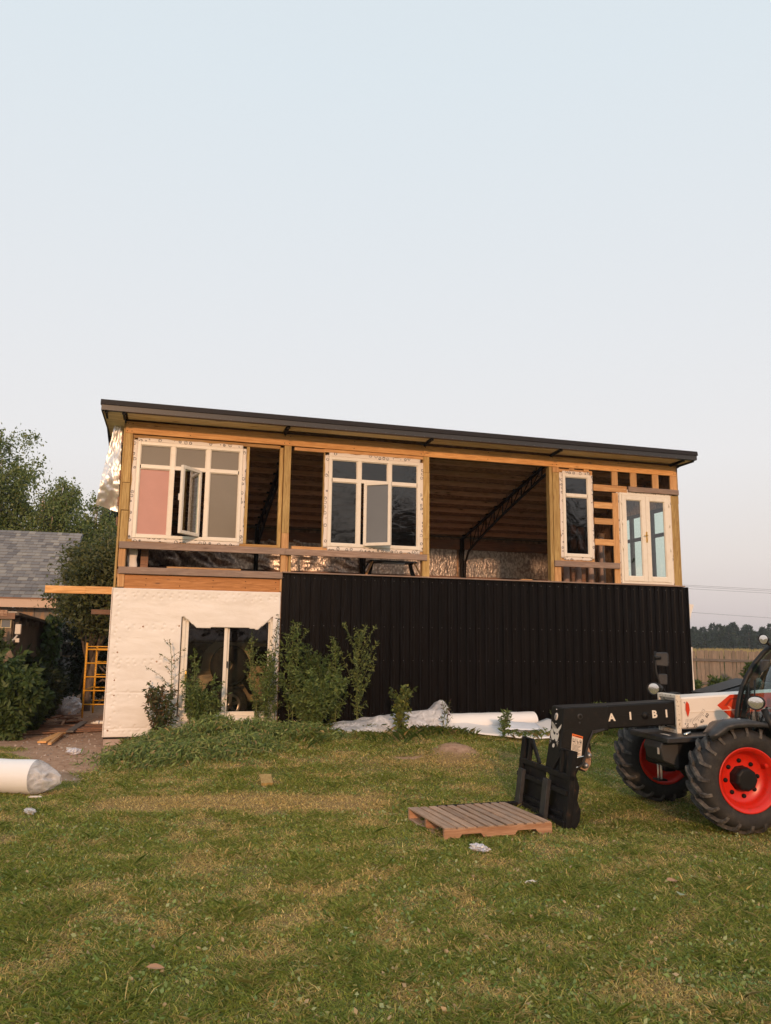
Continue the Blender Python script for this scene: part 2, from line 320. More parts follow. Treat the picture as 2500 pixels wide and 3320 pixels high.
t.col(t.ramp(t.noise(t.coords((5, 5, 5)), 2, 7, .7), [(.4, (.018, .019, .022)), (.7, (.045, .044, .045))]))
MPL = mat('mirror_plastic', (.012, .012, .012), .5, 0, .3); TAN = mat('tan_car_paint', (.62, .48, .30), .45); DGREY = mat('dark_grey', (.03, .03, .03), .6)
RUSTT = mat('tan_rusty_plate', (.36, .20, .12), .7); t = NT(RUSTT); t.col(t.ramp(t.noise(t.coords((12, 12, 12)), 2, 8), [(.35, (.20, .10, .06)), (.65, (.45, .29, .19))]))
LENS = mat('lamp_lens', (.75, .72, .68), .15, .8); t = NT(LENS); t.bump(t.n('ShaderNodeTexVoronoi', Vector=t.coords((1, 1, 1), False), Scale=34).outputs['Distance'], .25, .004)
WIRE = mat('power_wire', (.12, .11, .11), .7)
# vegetation: the colour is stored per leaf; GD greens include shade
def leafmat(name, transl=.35, rough=.5):
    m = mat(name, (.06, .1, .03), rough, 0, .3); t = NT(m); a = t.n('ShaderNodeAttribute', _attribute_name='col')
    t.col(a.outputs['Color']); tl = t.n('ShaderNodeBsdfTranslucent', Color=a.outputs['Color']); mxs = t.n('ShaderNodeMixShader', Fac=transl)
    t.l(t.b.outputs[0], mxs.inputs[1]); t.l(tl.outputs[0], mxs.inputs[2]); t.l(mxs.outputs[0], t.t.nodes['Material Output'].inputs[0]); return m
LEAF = leafmat('leaf'); GRASSM = leafmat('grass_blade', .42, .6)
BARK = mat('bark', (.16, .12, .09), .9); BIRB = mat('birch_bark', (.52, .40, .32), .8); STEM = mat('weed_stem', (.14, .16, .05), .7)
t = NT(BARK); t.col(t.ramp(t.noise(t.coords((6, 6, 1.5)), 4, 6), [(.3, (.07, .05, .04)), (.7, (.22, .17, .13))]))
t = NT(BIRB); t.col(t.ramp(t.noise(t.coords((3, 3, 9)), 2, 6), [(.40, (.10, .07, .06)), (.47, (.5, .38, .3)), (.8, (.62, .5, .42))]))

# quick mesh from numpy arrays
def fastmesh(name, verts, faces_n, idx, mat_, parent=None, col=None, loc=None):
    me = bpy.data.meshes.new(name); nv = len(verts); nf = len(faces_n)
    me.vertices.add(nv); me.vertices.foreach_set('co', np.asarray(verts, np.float32).ravel())
    me.loops.add(len(idx)); me.loops.foreach_set('vertex_index', np.asarray(idx, np.int32))
    st = np.concatenate(([0], np.cumsum(faces_n)[:-1])).astype(np.int32)
    me.polygons.add(nf); me.polygons.foreach_set('loop_start', st); me.polygons.foreach_set('loop_total', np.asarray(faces_n, np.int32))
    me.update(calc_edges=True)
    if col is not None:
        at = me.color_attributes.new('col', 'FLOAT_COLOR', 'POINT'); at.data.foreach_set('color', np.asarray(col, np.float32).ravel())
    o = link(name, me, mat_, parent)
    if loc is not None: o.location = loc
    return o
def leaves_arrays(P, size, aspect=2.2, droop=0., cols=((.05, .09, .02),), cw=None, jitter=.25, dirs=None):
    "rhombus leaves folded along the middle; P (n,3)"
    n = len(P); d = rng.normal(size=(n, 3)); 
    if dirs is not None: d = d * .5 + dirs
    d[:, 2] -= droop * 1.2; d /= np.linalg.norm(d, axis=1)[:, None]
    q = rng.normal(size=(n, 3)); s_ = np.cross(d, q); s_ /= np.linalg.norm(s_, axis=1)[:, None] + 1e-9
    nrm = np.cross(d, s_); L = size * rng.uniform(.6, 1.35, n)[:, None]; W = L / aspect * .5
    v = np.stack([P, P + d * L * .45 + s_ * W, P + d * L - nrm * L * .12, P + d * L * .45 - s_ * W], 1).reshape(-1, 3)
    c = np.array(cols)[rng.choice(len(cols), n, p=cw)] * rng.uniform(1 - jitter, 1 + jitter, (n, 1))
    c = np.concatenate([c, np.ones((n, 1))], 1); c = np.repeat(c, 4, 0)
    return v, c
def leafobj(name, v, c, parent=None, mat_=None):
    n = len(v) // 4; return fastmesh(name, v, np.full(n, 4), np.arange(n * 4), mat_ or LEAF, parent, c)

# ================================================================== SETTING: ground
PATH = [(G(300, 2330), .9), (G(255, 2375), 1.0), (G(225, 2430), .95), (G(205, 2480), .65), (G(195, 2525), .3)]
def seg_d(p, a, b):
    ab = b - a; t = max(0, min(1, (p - a).dot(ab) / ab.length_squared)); return (p - a - ab * t).length, t
def dirt(x, y):
    p = Vector((x, y)); best = -9
    for (a, ra), (b, rb) in zip(PATH, PATH[1:]):
        d, t = seg_d(p, a.xy, b.xy); best = max(best, (ra * (1 - t) + rb * t) - d)
    n = noise.noise(Vector((x * 1.6, y * 1.6, 5))) * .28 + noise.noise(Vector((x * 5, y * 5, 9))) * .15
    v = sstep(-.15, .25, best + n)
    dx, dy = x - O.x, y - O.y; u = dx * T.x + dy * T.y; d = dx * N.x + dy * N.y
    if d < -.2 and -3.2 < u < .2: v = max(v, sstep(-.1, .3, .8 + n - abs(u + 1.1) * .6))
    if -.2 < u < 12.2 and -6 < d < 0: v = 1
    v = max(v, sstep(.35, .8, math.exp(-((x - 1.12) ** 2 / .16 + (y - 12.55) ** 2 / .10)) + n * .8))
    v = max(v, sstep(.5, .9, math.exp(-((x - .35) ** 2 / .22 + (y - 12.35) ** 2 / .03)) + n))
    return v
STRIP = (G(400, 2607), G(1180, 2605))
def dry(x, y):
    n1 = noise.fractal(Vector((x * .55, y * .55, 2)), .8, 2.2, 4); n2 = noise.fractal(Vector((x * 2.2, y * 2.2, 4)), .8, 2.2, 3)
    v = .85 * sstep(.05, .95, n1 * .42 + n2 * 1.15 + .5 * noise.noise(Vector((x * 6, y * 6, 14))) + .20 + .10 * sstep(9, 4, y))
    d, t_ = seg_d(Vector((x, y)), STRIP[0].xy, STRIP[1].xy)
    v = max(v, 1.3 * sstep(.50, .20, d + n2 * .10) * (.9 + .15 * n2))
    v = max(v, .95 * math.exp(-((x - .9) ** 2 / 2.2 + (y - 12.1) ** 2 / .35)) + n2 * .15)
    v = max(v, .6 * math.exp(-((x - 3.9) ** 2 / 1.0 + (y - 8.35) ** 2 / .15)))
    return max(0, min(1.1, v))
xs = np.concatenate([-13 - np.geomspace(.3, 1500, 26)[::-1], np.arange(-13, 17, .14), 17 + np.geomspace(.3, 1500, 26)])
ys = np.concatenate([1 - np.geomspace(.3, 1500, 22)[::-1], np.arange(1, 26, .14), 26 + np.geomspace(.3, 1600, 28)])
nx, ny = len(xs), len(ys); V = np.zeros((nx * ny, 3)); Cc = np.ones((nx * ny, 4))
for i, x in enumerate(xs):
    for j, y in enumerate(ys):
        k = i * ny + j; near = -14 < x < 18 and 0 < y < 28
        V[k] = (x, y, gz(x, y) if near else .05)
        if near: Cc[k, 0] = dirt(x, y); Cc[k, 1] = min(1, dry(x, y))
        else: Cc[k, 0] = 0; Cc[k, 1] = .2
I, J = np.meshgrid(np.arange(nx - 1), np.arange(ny - 1), indexing='ij'); a = (I * ny + J).ravel()
idx = np.stack([a, a + ny, a + ny + 1, a + 1], 1).ravel()
GRD = mat('lawn_soil', (.1, .1, .03), .95, 0, .1); t = NT(GRD)
at = t.n('ShaderNodeAttribute', _attribute_name='col'); sp = t.n('ShaderNodeSeparateColor', Color=at.outputs['Color'])
c = t.coords((1, 1, 1), False); n1 = t.noise(c, 9, 8, .7); n2 = t.noise(c, 45, 4, .7)
soil = t.ramp(n1, [(.3, (.27, .155, .095)), (.5, (.42, .26, .17)), (.75, (.54, .37, .26))]); peb = t.n('ShaderNodeTexVoronoi', Vector=c, Scale=26)
soil = t.mix(t.ramp(peb.outputs['Distance'], [(.10, (1, 1, 1)), (.17, (0, 0, 0))]), soil, (.42, .36, .30))
gr = t.mix(sp.outputs[1], t.ramp(n2, [(.35, (.09, .095, .03)), (.7, (.17, .165, .055))]), t.ramp(n2, [(.35, (.18, .12, .055)), (.7, (.36, .24, .11))]))
t.col(t.mix(sp.outputs[0], gr, soil)); t.bump(t.n('ShaderNodeMath', _operation='ADD', i0=n1, i1=n2).outputs[0], .6, .03)
ground = fastmesh('ground', V, np.full(len(a), 4), idx, GRD, None, Cc); tag(ground, kind='structure')

def stones():
    rg = np.random.default_rng(12); vs = []; k = 0
    while k < 2600:
        x, y = rg.uniform(-8, -2.5), rg.uniform(10.2, 19)
        if dirt(x, y) < .6: continue
        r_ = .006 + .022 * rg.random() ** 3; c_ = np.array([x, y, gz(x, y) + r_ * .2]); d = rg.normal(size=(3, 3)); d /= np.linalg.norm(d, axis=1)[:, None]
        a, b, e = d * r_ * rg.uniform(.7, 1.2); vs.append(np.stack([c_ + a, c_ + b, c_ - a, c_ - b, c_ + [0, 0, r_ * .8]])); k += 1
    v = np.concatenate(vs); i = np.arange(k)[:, None] * 5; f = np.concatenate([i + q for q in ([0, 1, 4], [1, 2, 4], [2, 3, 4], [3, 0, 4])], 1).reshape(-1)
    m_ = mat('pebble', (.42, .34, .28), .9); t = NT(m_); t.col(t.ramp(t.noise(t.coords((1, 1, 1), False), 12, 3), [(.35, (.26, .19, .15)), (.65, (.55, .46, .38))]))
    o = fastmesh('pebbles', v, np.full(k * 4, 3), f, m_); tag(o, 'small stones and clods scattered on the bare dirt path', 'stones', kind='stuff')
stones()
# ---- grass (one mass)
def grass():
    n = 640000
    yy = 3.3 + 13.7 * rng.random(n) ** 1.25; xx = (rng.random(n) * 2 - 1) * (yy * .54 + .6)
    keep = np.ones(n, bool); D = np.zeros(n); Z = np.zeros(n)
    step = .1; gx = np.arange(-11, 11, step); gy = np.arange(3, 18, step)
    fd = np.array([[dirt(x, y) for y in gy] for x in gx]); fr = np.array([[dry(x, y) for y in gy] for x in gx]); fz = np.array([[gz(x, y) for y in gy] for x in gx])
    ii = np.clip(((xx + 11) / step), 0, len(gx) - 1.001); jj = np.clip(((yy - 3) / step), 0, len(gy) - 1.001)
    def samp(f):
        i0 = ii.astype(int); j0 = jj.astype(int); a_, b_ = ii - i0, jj - j0; i1 = np.minimum(i0 + 1, len(gx) - 1); j1 = np.minimum(j0 + 1, len(gy) - 1)
        return f[i0, j0] * (1 - a_) * (1 - b_) + f[i1, j0] * a_ * (1 - b_) + f[i0, j1] * (1 - a_) * b_ + f[i1, j1] * a_ * b_
    dd, rr, zz = samp(fd), samp(fr), samp(fz)
    u = (xx - O.x) * T.x + (yy - O.y) * T.y; d = (xx - O.x) * N.x + (yy - O.y) * N.y
    keep = (rng.random(n) > dd * 1.15) & ~((d < .03) & (u > -.02)) & (np.abs(xx) < 10.8)
    xx, yy, zz, rr, u, d = [q[keep] for q in (xx, yy, zz, rr, u, d)]; n = len(xx)
    rr = np.clip(rr, 0, 1)
    tall = np.exp(-((d - .9) / .9) ** 2) * (u > 1) * .6
    tuft = np.array([noise.noise(Vector((float(p) * 2.3, float(q) * 2.3, 11))) for p, q in zip(xx[::1], yy[::1])]); h = rng.uniform(.018, .052, n) * (1 - .35 * rr) * (1 + tall * 1.6) * (1 + .9 * np.clip(tuft, -.6, 1)) * np.where(rng.random(n) < .02, 1.8, 1); ang = rng.uniform(0, 2 * math.pi, n); lean = rng.uniform(.3, 1.6, n)
    wd = rng.uniform(.0015, .0032, n) * (1 + yy * .06); a2 = ang + math.pi / 2 + rng.normal(0, .4, n)
    B = np.stack([xx, yy, zz - .004], 1); s_ = np.stack([np.cos(a2), np.sin(a2), np.zeros(n)], 1) * wd[:, None]
    dirv = np.stack([np.cos(ang) * lean, np.sin(ang) * lean, np.ones(n)], 1)
    mid = B + dirv * (h * .55)[:, None]; tip = B + dirv * h[:, None] * np.array([1.25, 1.25, .8])
    v = np.stack([B - s_, B + s_, mid + s_ * .8, tip, mid - s_ * .8], 1).reshape(-1, 3)
    g1 = np.array([.44, .49, .095]); g2 = np.array([.25, .31, .06]); dr = np.array([.86, .66, .27]); ol = np.array([.50, .46, .13])
    k = rng.random(n)[:, None]; c_ = g1 * k + g2 * (1 - k); c_ = np.where(rng.random(n)[:, None] < .28, ol, c_)
    isd = (rng.random(n) < .05 + .92 * rr)[:, None]; c_ = np.where(isd, np.minimum(dr * rng.uniform(.6, 1.2, (n, 1)), .95), c_) * rng.uniform(.75, 1.2, (n, 1))
    c_ = np.repeat(np.concatenate([c_, np.ones((n, 1))], 1), 5, 0)
    o = fastmesh('grass', v, np.full(n, 5), np.arange(n * 5), GRASSM, None, c_); tag(o, 'mown patchy lawn grass, green with straw coloured dry spots', 'grass', kind='stuff')
    # low broad leaved weeds among the grass
    m = 46000; k = rng.choice(n, m); cl = noise_field(xx[k], yy[k]); kk = k[(rng.random(m) < cl) & (rr[k] < .75)]
    P = np.stack([xx[kk], yy[kk], zz[kk] + rng.uniform(.004, .028, len(kk))], 1)
    dv = np.stack([np.cos(ang[kk]), np.sin(ang[kk]), rng.uniform(-.05, .5, len(kk))], 1)
    v, c2 = leaves_arrays(P, .033, 1.6, 0, ((.26, .36, .12), (.17, .27, .075), (.42, .47, .23), (.52, .40, .24)), [.4, .35, .17, .08], .25, dv)
    o = leafobj('lawn_weeds', v, c2, None, GRASSM); tag(o, 'small broad leaved clover and plantain weeds spread through the lawn', 'weeds', kind='stuff')
def noise_field(x, y):
    return np.array([.25 + 1.3 * max(0, noise.noise(Vector((float(p) * .9, float(q) * .9, 7))) + .12) for p, q in zip(x, y)])
grass()

# ================================================================== HOUSE
house = empty('house', mat=HM)
tag(house, 'unfinished two storey house with an open timber framed upper floor and black ribbed lower wall', 'building')
def hb(name, a, b, m, parent=house, c=.005, lab=None):
    o = MB().cbox(a, b, c).build(name, m, parent)
    if lab: o['label'] = lab
    return o
Y0, Y1 = -.045, -.003
# roof
roof = MB().prism([(-.55, 5.84), (0, 5.84), (5.85, 4.64), (5.85, 4.72), (0, 5.925), (-.55, 5.925)], -.36, 12.0, 'YZ').build('roof', FASU, house)
m = MB(); m.prism([(-.62, 5.845), (-.60, 5.94), (-.52, 5.95), (-.52, 5.845)], -.40, 12.05, 'YZ')
for k in range(40):
    x = -.40 + 12.45 * k / 40
m.build('upper_fascia', FASU, roof)
m = MB().prism([(-.60, 5.745), (-.60, 5.842), (-.555, 5.842), (-.555, 5.755), (-.5, 5.755), (-.5, 5.745)], -.385, 12.03, 'YZ'); m.build('lower_flashing', FASL, roof)
m = MB()
for k in range(62):
    x = -.3 + k * .2; m.lathe([(0, -.604), (.006, -.603), (.006, -.598)], 'Y', 6, (x, 0, 5.758))
m.build('flashing_screws', GREYM, roof)['kind'] = 'stuff'
for x0, x1, y0 in ((-.36, -.14, -.05), (-.12, .02, -.05), (.06, 2.95, -.06), (3.03, 5.85, -.20), (5.93, 8.72, -.10), (8.80, 11.72, -.06), (11.76, 12.0, -.05)):
    hb('soffit_board', (x0, -.50, 5.752), (x1, y0, 5.77), SOF, roof, .002)
for x in (-.3, .0, 3.0, 5.89, 8.76, 11.74):
    m = MB().beam((x, -.53, 5.735), (x + .0, 0.0, 5.715), .035, .05); m.box((x - .03, -.53, 5.71), (x + .03, -.50, 5.77)); m.build('truss_tail', STEEL, roof)
MB().prism([(-.5, 5.72), (.0, 5.72), (5.8, 4.55), (5.8, 4.66), (0, 5.83), (-.5, 5.83)], 11.99, 12.03, 'YZ').build('rake_board', FASL, roof)
m = MB(); m.add([(-.385, -.56, 5.74), (-.385, -.56, 5.84), (-.27, 1.0, 5.62), (-.27, 1.0, 5.49), (-.27, 5.8, 4.6), (-.27, 5.8, 4.5)], [(0, 1, 2, 3), (3, 2, 4, 5)]); m.build('rake_board', FASL, roof, .02)
m = MB(); m.add([(-.37, -.50, 5.75), (-.0, -.50, 5.75), (.0, 1.0, 5.50), (-.26, 1.0, 5.50)], [(0, 1, 2, 3)]); m.build('rake_soffit', SOF, roof, .01)
MB().box((.05, .0, 5.79), (11.95, .02, 5.85)).build('fascia_backing', STEEL, roof)
# OSB roof deck seen from inside
deck = MB().prism([(-.02, 5.795), (5.6, 4.643), (5.6, 4.665), (-.02, 5.817)], .03, 11.95, 'YZ').build('roof_sheathing', OSB, roof)
def dw(v): return 5.79 - .205 * v
bays = [(.06, 3.08), (3.12, 5.93), (5.97, 8.78), (8.82, 11.88)]
for k in range(10):
    v = .18 + k * .545
    for u0, u1 in bays:
        MB().cbox((u0, v - .022, dw(v) - .115), (u1, v + .022, dw(v) - .005), .004).build('purlin', PUR, house)
# steel trusses
for ut in (.30, 3.12, 5.95, 8.80):
    m = MB(); tw = lambda v: 5.65 - .205 * v
    m.beam((ut, .02, tw(.02)), (ut, 5.35, tw(5.35)), .06, .05)
    tr = m.build('truss', STEEL, house)
    b = [(.02, 5.43), (.64, 5.30), (1.64, 5.06), (2.82, 4.77), (3.87, 4.48), (4.84, 4.17), (5.08, 3.9), (5.15, 2.96)]
    m = MB()
    for p, q in zip(b, b[1:]): m.beam((ut, *p), (ut, *q), .045, .045)
    m.build('bottom_chord', STEEL, tr)
    def bc(v):
        for (v0, w0), (v1, w1) in zip(b, b[1:]):
            if v0 <= v <= v1: return w0 + (w1 - w0) * (v - v0) / (v1 - v0 + 1e-6)
        return b[-2][1]
    m = MB()
    for k in range(9):
        v = .45 + k * .53; m.beam((ut, v, tw(v)), (ut, v + .02, bc(v + .02)), .022, .022)
        if k < 8: m.beam((ut, v + .05, tw(v)), (ut, v + .5, bc(min(5, v + .5))), .016, .016)
    for z in (4.2, 3.9, 3.6, 3.3): m.beam((ut, 5.12, z), (ut, 5.33, z + .14), .016, .016)
    m.build('truss_web', STEEL, tr)['kind'] = 'stuff'
    MB().box((ut - .05, 5.3, 2.96), (ut + .05, 5.42, 4.56)).build('column', STEEL, tr)
    m = MB()
    for k in range(10):
        v = .18 + k * .545; m.box((ut - .09, v - .04, tw(v) - .0), (ut + .05, v + .04, tw(v) + .04))
    m.build('purlin_cleats', STEEL, tr)['kind'] = 'stuff'
# framing boards on the facade
header = hb('header_beam', (.03, Y0, 5.492), (5.862, Y1, 5.722), NEWX)
hb('header_beam', (5.866, Y0, 5.485), (11.88, Y1, 5.712), NEWX)
m = MB()
for x in (.06, .14, 1.2, 3.0, 3.1, 4.4, 5.82, 5.90, 7.3, 8.8, 8.9, 10.4, 11.83):
    for z in (5.535, 5.68): m.lathe([(0, Y0 - .003), (.009, Y0 - .002), (.009, Y0 + .003)], 'Y', 8, (x + .01 * math.sin(z * 9), 0, z))
m.build('screw_heads', STEEL, header)
hb('top_plate', (.03, .0, 5.5), (11.9, .09, 5.56), TRX)
for a, b, mt in (((.03, Y0, 4.56), (.16, Y1, 5.49), TRZ), ((.03, Y0, 4.045), (.165, Y1, 4.55), TRZ), ((.04, Y0, 3.46), (.17, Y1, 4.03), TRZ)): hb('post_board', a, b, mt)
hb('post', (.055, 0, 2.62), (.175, .12, 5.5), LUMZ); hb('corner_stud', (-.01, -.01, 2.6), (.03, .09, 5.70), TRZ)
for z in (5.3, 4.62, 4.12, 3.75): hb('corner_block', (-.04, -.02, z), (-.01, .05, z + .16), BRB)
hb('post_board', (3.0, Y0, 3.76), (3.135, Y1, 5.488), TRZ); hb('post_board', (3.0, Y0, 3.46), (3.137, Y1, 3.755), LUMZ)
hb('post', (3.0, 0, 2.62), (3.14, .12, 5.5), LUMZ); hb('jamb_stud', (2.915, -.02, 3.47), (2.985, .08, 5.44), TRZ)
hb('jamb_stud', (3.15, -.02, 3.0), (3.20, .08, 3.45), TRZ)
for a, b in (((5.862, Y0, 5.15), (5.995, Y1, 5.48)), ((5.862, Y0, 3.78), (6.0, Y1, 5.145)), ((5.865, Y0, 3.46), (6.0, Y1, 3.775)), ((5.855, Y0, 3.01), (6.005, Y1, 3.455))): hb('post_board', a, b, TRZ)
hb('post', (5.86, 0, 3.0), (6.0, .12, 5.5), LUMZ)
hb('post_board', (8.80, Y0, 3.455), (8.945, Y1, 5.36), TRZ); hb('post_board', (8.80, Y0, 3.01), (8.95, Y1, 3.32), LUMZ); hb('post_board', (8.80, Y0, 5.365), (8.945, Y1, 5.48), LUMZ)
hb('post', (8.72, -.03, 3.0), (8.795, .12, 5.485), TRZ)
hb('post_board', (11.72, Y0, 3.01), (11.83, Y1, 5.02), TRZ); hb('post_board', (11.72, Y0, 5.16), (11.895, Y1, 5.48), LUMZ); hb('post', (11.84, -.02, 3.0), (11.93, .10, 5.48), TRZ)
# rough openings round the windows
for x0, x1, zt, zb in ((.17, 2.92, 5.44, 3.47), (3.2, 3.80, 5.44, 3.47), (3.8, 5.86, 5.45, 3.46), (8.95, 9.76, 5.42, 3.46)):
    hb('head_strip', (x0, -.03, zt - .03), (x1, .06, zt + .035), TRX if x0 < 3 else LUMX); hb('sill_strip', (x0, -.03, zb - .02), (x1, .08, zb + .045), TRX if x0 < 3 else LUMX)
hb('jamb_stud', (2.27, -.02, 3.52), (2.33, .07, 5.41), TRZ); hb('jamb_stud', (.175, -.02, 3.52), (.20, .07, 5.41), TRZ)
hb('jamb_stud', (3.79, -.02, 3.5), (3.82, .07, 5.42), TRZ); hb('jamb_stud', (9.715, -.02, 3.50), (9.77, .07, 5.42), LUMZ); hb('jamb_stud', (8.955, -.02, 3.50), (8.99, .07, 5.40), LUMZ)
# weathered horizontal boards
for x0, x1, z0, z1 in ((.045, 3.066, 3.332, 3.457), (3.070, 5.94, 3.332, 3.452), (.06, 3.034, 2.872, 2.998)): hb('weathered_board', (x0, -.09, z0), (x1, Y0 - .002, z1), WEA)
hb('weathered_board', (8.785, -.09, 3.326), (10.34, Y0 - .002, 3.45), WEA)
hb('thin_strip', (.9, -.05, 3.0), (2.25, -.01, 3.03), LUMX)
hb('trim_board', (3.03, -.12, 2.982), (5.93, .0, 3.008), WEA); hb('trim_board', (5.935, -.12, 2.982), (11.93, .0, 3.008), WEA)
rim = hb('rim_board', (.17, -.02, 2.60), (3.0, .02, 2.865), RIM)
m = MB()
for x in (.55, 1.15, 1.75, 2.35, 2.92):
    for z in (2.68, 2.80): m.lathe([(0, -.024), (.009, -.023), (.009, -.018)], 'Y', 8, (x, 0, z))
m.build('screw_heads', STEEL, rim)
hb('post_board', (.045, Y0, 3.0), (.165, Y1, 3.33), LUMZ); hb('post_board', (.05, Y0, 2.635), (.17, Y1, 2.868), LUMZ); hb('post_board', (2.995, Y0, 3.0), (3.10, Y1, 3.33), LUMZ); hb('post_board', (2.99, Y0, 2.635), (3.03, Y1, 2.868), LUMZ)
# right hand blocking
hb('stud', (10.235, Y0, 3.01), (10.375, Y1, 5.0), LUMZ); hb('stud', (10.235, Y0, 5.17), (10.385, Y1, 5.48), LUMZ)
hb('stud', (10.70, Y0, 5.16), (10.86, Y1, 5.48), LUMZ); hb('stud', (11.26, Y0, 5.16), (11.42, Y1, 5.48), LUMZ)
for x in (9.2, 9.55): hb('stud', (x, Y0, 5.425), (x + .12, Y1, 5.48), LUMZ)
for z0, z1, x1 in ((5.02, 5.165, 10.6), (4.635, 4.775, 10.23), (4.285, 4.42, 10.23), (3.825, 3.96, 10.23)): hb('blocking', (9.775, Y0, z0), (x1, Y1, z1), LUMX)
hb('weathered_board', (10.62, -.09, 5.045), (11.9, Y0 - .002, 5.158), WEA)
# walls and floors inside
hb('upper_floor', (.02, .0, 2.80), (11.95, 5.5, 2.96), OSB); hb('ground_floor_slab', (.0, .02, -.3), (11.95, 5.6, .0), CONC)
bw = hb('rear_beam', (.05, 5.40, 4.27), (11.9, 5.46, 4.53), BRB)
hb('rear_ledge', (.05, 5.35, 3.42), (11.9, 5.45, 3.51), BRB); hb('rear_wall', (0, 5.55, -.2), (11.95, 5.65, 4.62), OSB)
def foilfn(u0, u1, w0, w1, v, amp):
    def f(a, b):
        u = u0 + (u1 - u0) * a; w_ = w0 + (w1 - w0) * b
        d = noise.fractal(Vector((u * 1.2 + w_ * 1.5, w_ * 1.6, 3)), .9, 2.1, 4) * amp * (1.0 if u < 6 else .35)
        return Vector((u, v - abs(d), w_))
    return f
for k, (u0, u1) in enumerate(((.35, 3.05), (3.0, 6.0), (5.95, 8.7), (8.75, 11.9))):
    for w0, w1, dv in ((3.96, 4.45, .012), (2.97, 3.98, 0)):
        MB().grid(foilfn(u0, u1, w0, w1, 5.50 - dv - .004 * k, .16 if k < 2 else .05), 40, 16).build('foil_sheet', FOIL, house)
hb('left_wall_upper', (.0, .1, 2.96), (.03, 5.5, 4.6), OSB)
m = MB().prism([(.1, 4.6), (5.5, 4.6), (.1, 5.72)], .0, .03, 'YZ'); m.build('left_gable', OSB, house)
m = MB(); m.grid(lambda a, b: Vector((.19 + .17 * a + .01 * math.sin(b * 11), .25, 2.99 + .42 * b)), 4, 8); m.build('white_wrap_scrap', WRAP, house, .01)
hb('inner_stud', (.42, .30, 2.96), (.56, .40, 5.4), BRB)
hb('left_wall_lower', (-.012, .0, .0), (.03, 5.5, 2.62), OSB); hb('right_wall_lower', (11.90, .0, .0), (11.95, 5.5, 2.80), OSB)
# right side wall with its window
hb('right_wall', (11.92, .1, 2.96), (11.95, 5.5, 3.05), OSB); hb('right_wall', (11.92, 2.75, 3.05), (11.95, 5.5, 4.62), OSB)
m = MB().prism([(.0, 4.86), (2.75, 4.86), (2.75, 5.22), (0, 5.78)], 11.92, 11.95, 'YZ'); m.prism([(2.75, 4.6), (5.5, 4.6), (2.75, 5.2)], 11.92, 11.95, 'YZ'); m.build('right_gable', OSB, house)
win = MB(); 
for a, b in (((11.9, .12, 3.05), (11.96, .20, 4.86)), ((11.9, 2.67, 3.05), (11.96, 2.75, 4.86)), ((11.9, .1, 3.05), (11.96, 2.75, 3.13)), ((11.9, .1, 4.78), (11.96, 2.75, 4.86)), ((11.9, .95, 3.1), (11.96, 1.06, 4.8)), ((11.9, 1.80, 3.1), (11.96, 1.91, 4.8)), ((11.9, .1, 4.20), (11.96, 2.75, 4.28))): win.box(a, b)
wr = win.build('side_window', DGREY, house); wr['label'] = 'window in the far side wall seen through the double door'  # backlit shade is put into the dark frame colour
for a, b in ((.2, .95), (1.06, 1.80), (1.91, 2.67)): MB().box((11.925, a, 3.13), (11.93, b, 4.78)).build('pane', GFR, wr)
# loose brown boards standing inside the right bay
for x, y, ww in ((10.15, 1.7, .16), (10.36, 1.72, .18), (10.60, 1.7, .2), (10.9, 1.75, .2), (9.85, 1.9, .14)):
    hb('inner_board', (x, y, 2.97), (x + ww, y + .03, 4.55 - (x - 10) * .2), BRB)

# windows
def cut_rect(m, x0, x1, z0, z1, y0, y1, t=.06):
    m.cbox((x0, y0, z0), (x0 + t, y1, z1), .006); m.cbox((x1 - t, y0, z0), (x1, y1, z1), .006); m.cbox((x0 + t, y0, z1 - t), (x1 - t, y1, z1), .006); m.cbox((x0 + t, y0, z0), (x1 - t, y1, z0 + t), .006)
def tape(parent, x0, x1, z0, z1, out, gaps=()):
    "crinkled printed tape stuck round the frame, one strip per side"
    for side in 'LRTB':
        if side in gaps: continue
        def f(a, b, side=side):
            j = .012 * noise.noise(Vector((a * 9 + x0, ord(side), 0))); q = .012 * noise.noise(Vector((a * 31 + x0, ord(side), b * 3)))
            o_ = -.005 + (out + j * 1.3) * b
            if side == 'L': return Vector((x0 - o_, -.034 + q * b, z0 - .03 + (z1 - z0 + .06) * a))
            if side == 'R': return Vector((x1 + o_, -.034 + q * b, z0 - .03 + (z1 - z0 + .04) * a))
            if side == 'T': return Vector((x0 + (x1 - x0) * a, -.040 + q * b, z1 + o_))
            return Vector((x0 + (x1 - x0) * a, -.040 + q * b, z0 - o_))
        MB().grid(f, 40, 3, True).build('mounting_tape', TAPE, parent, .002)
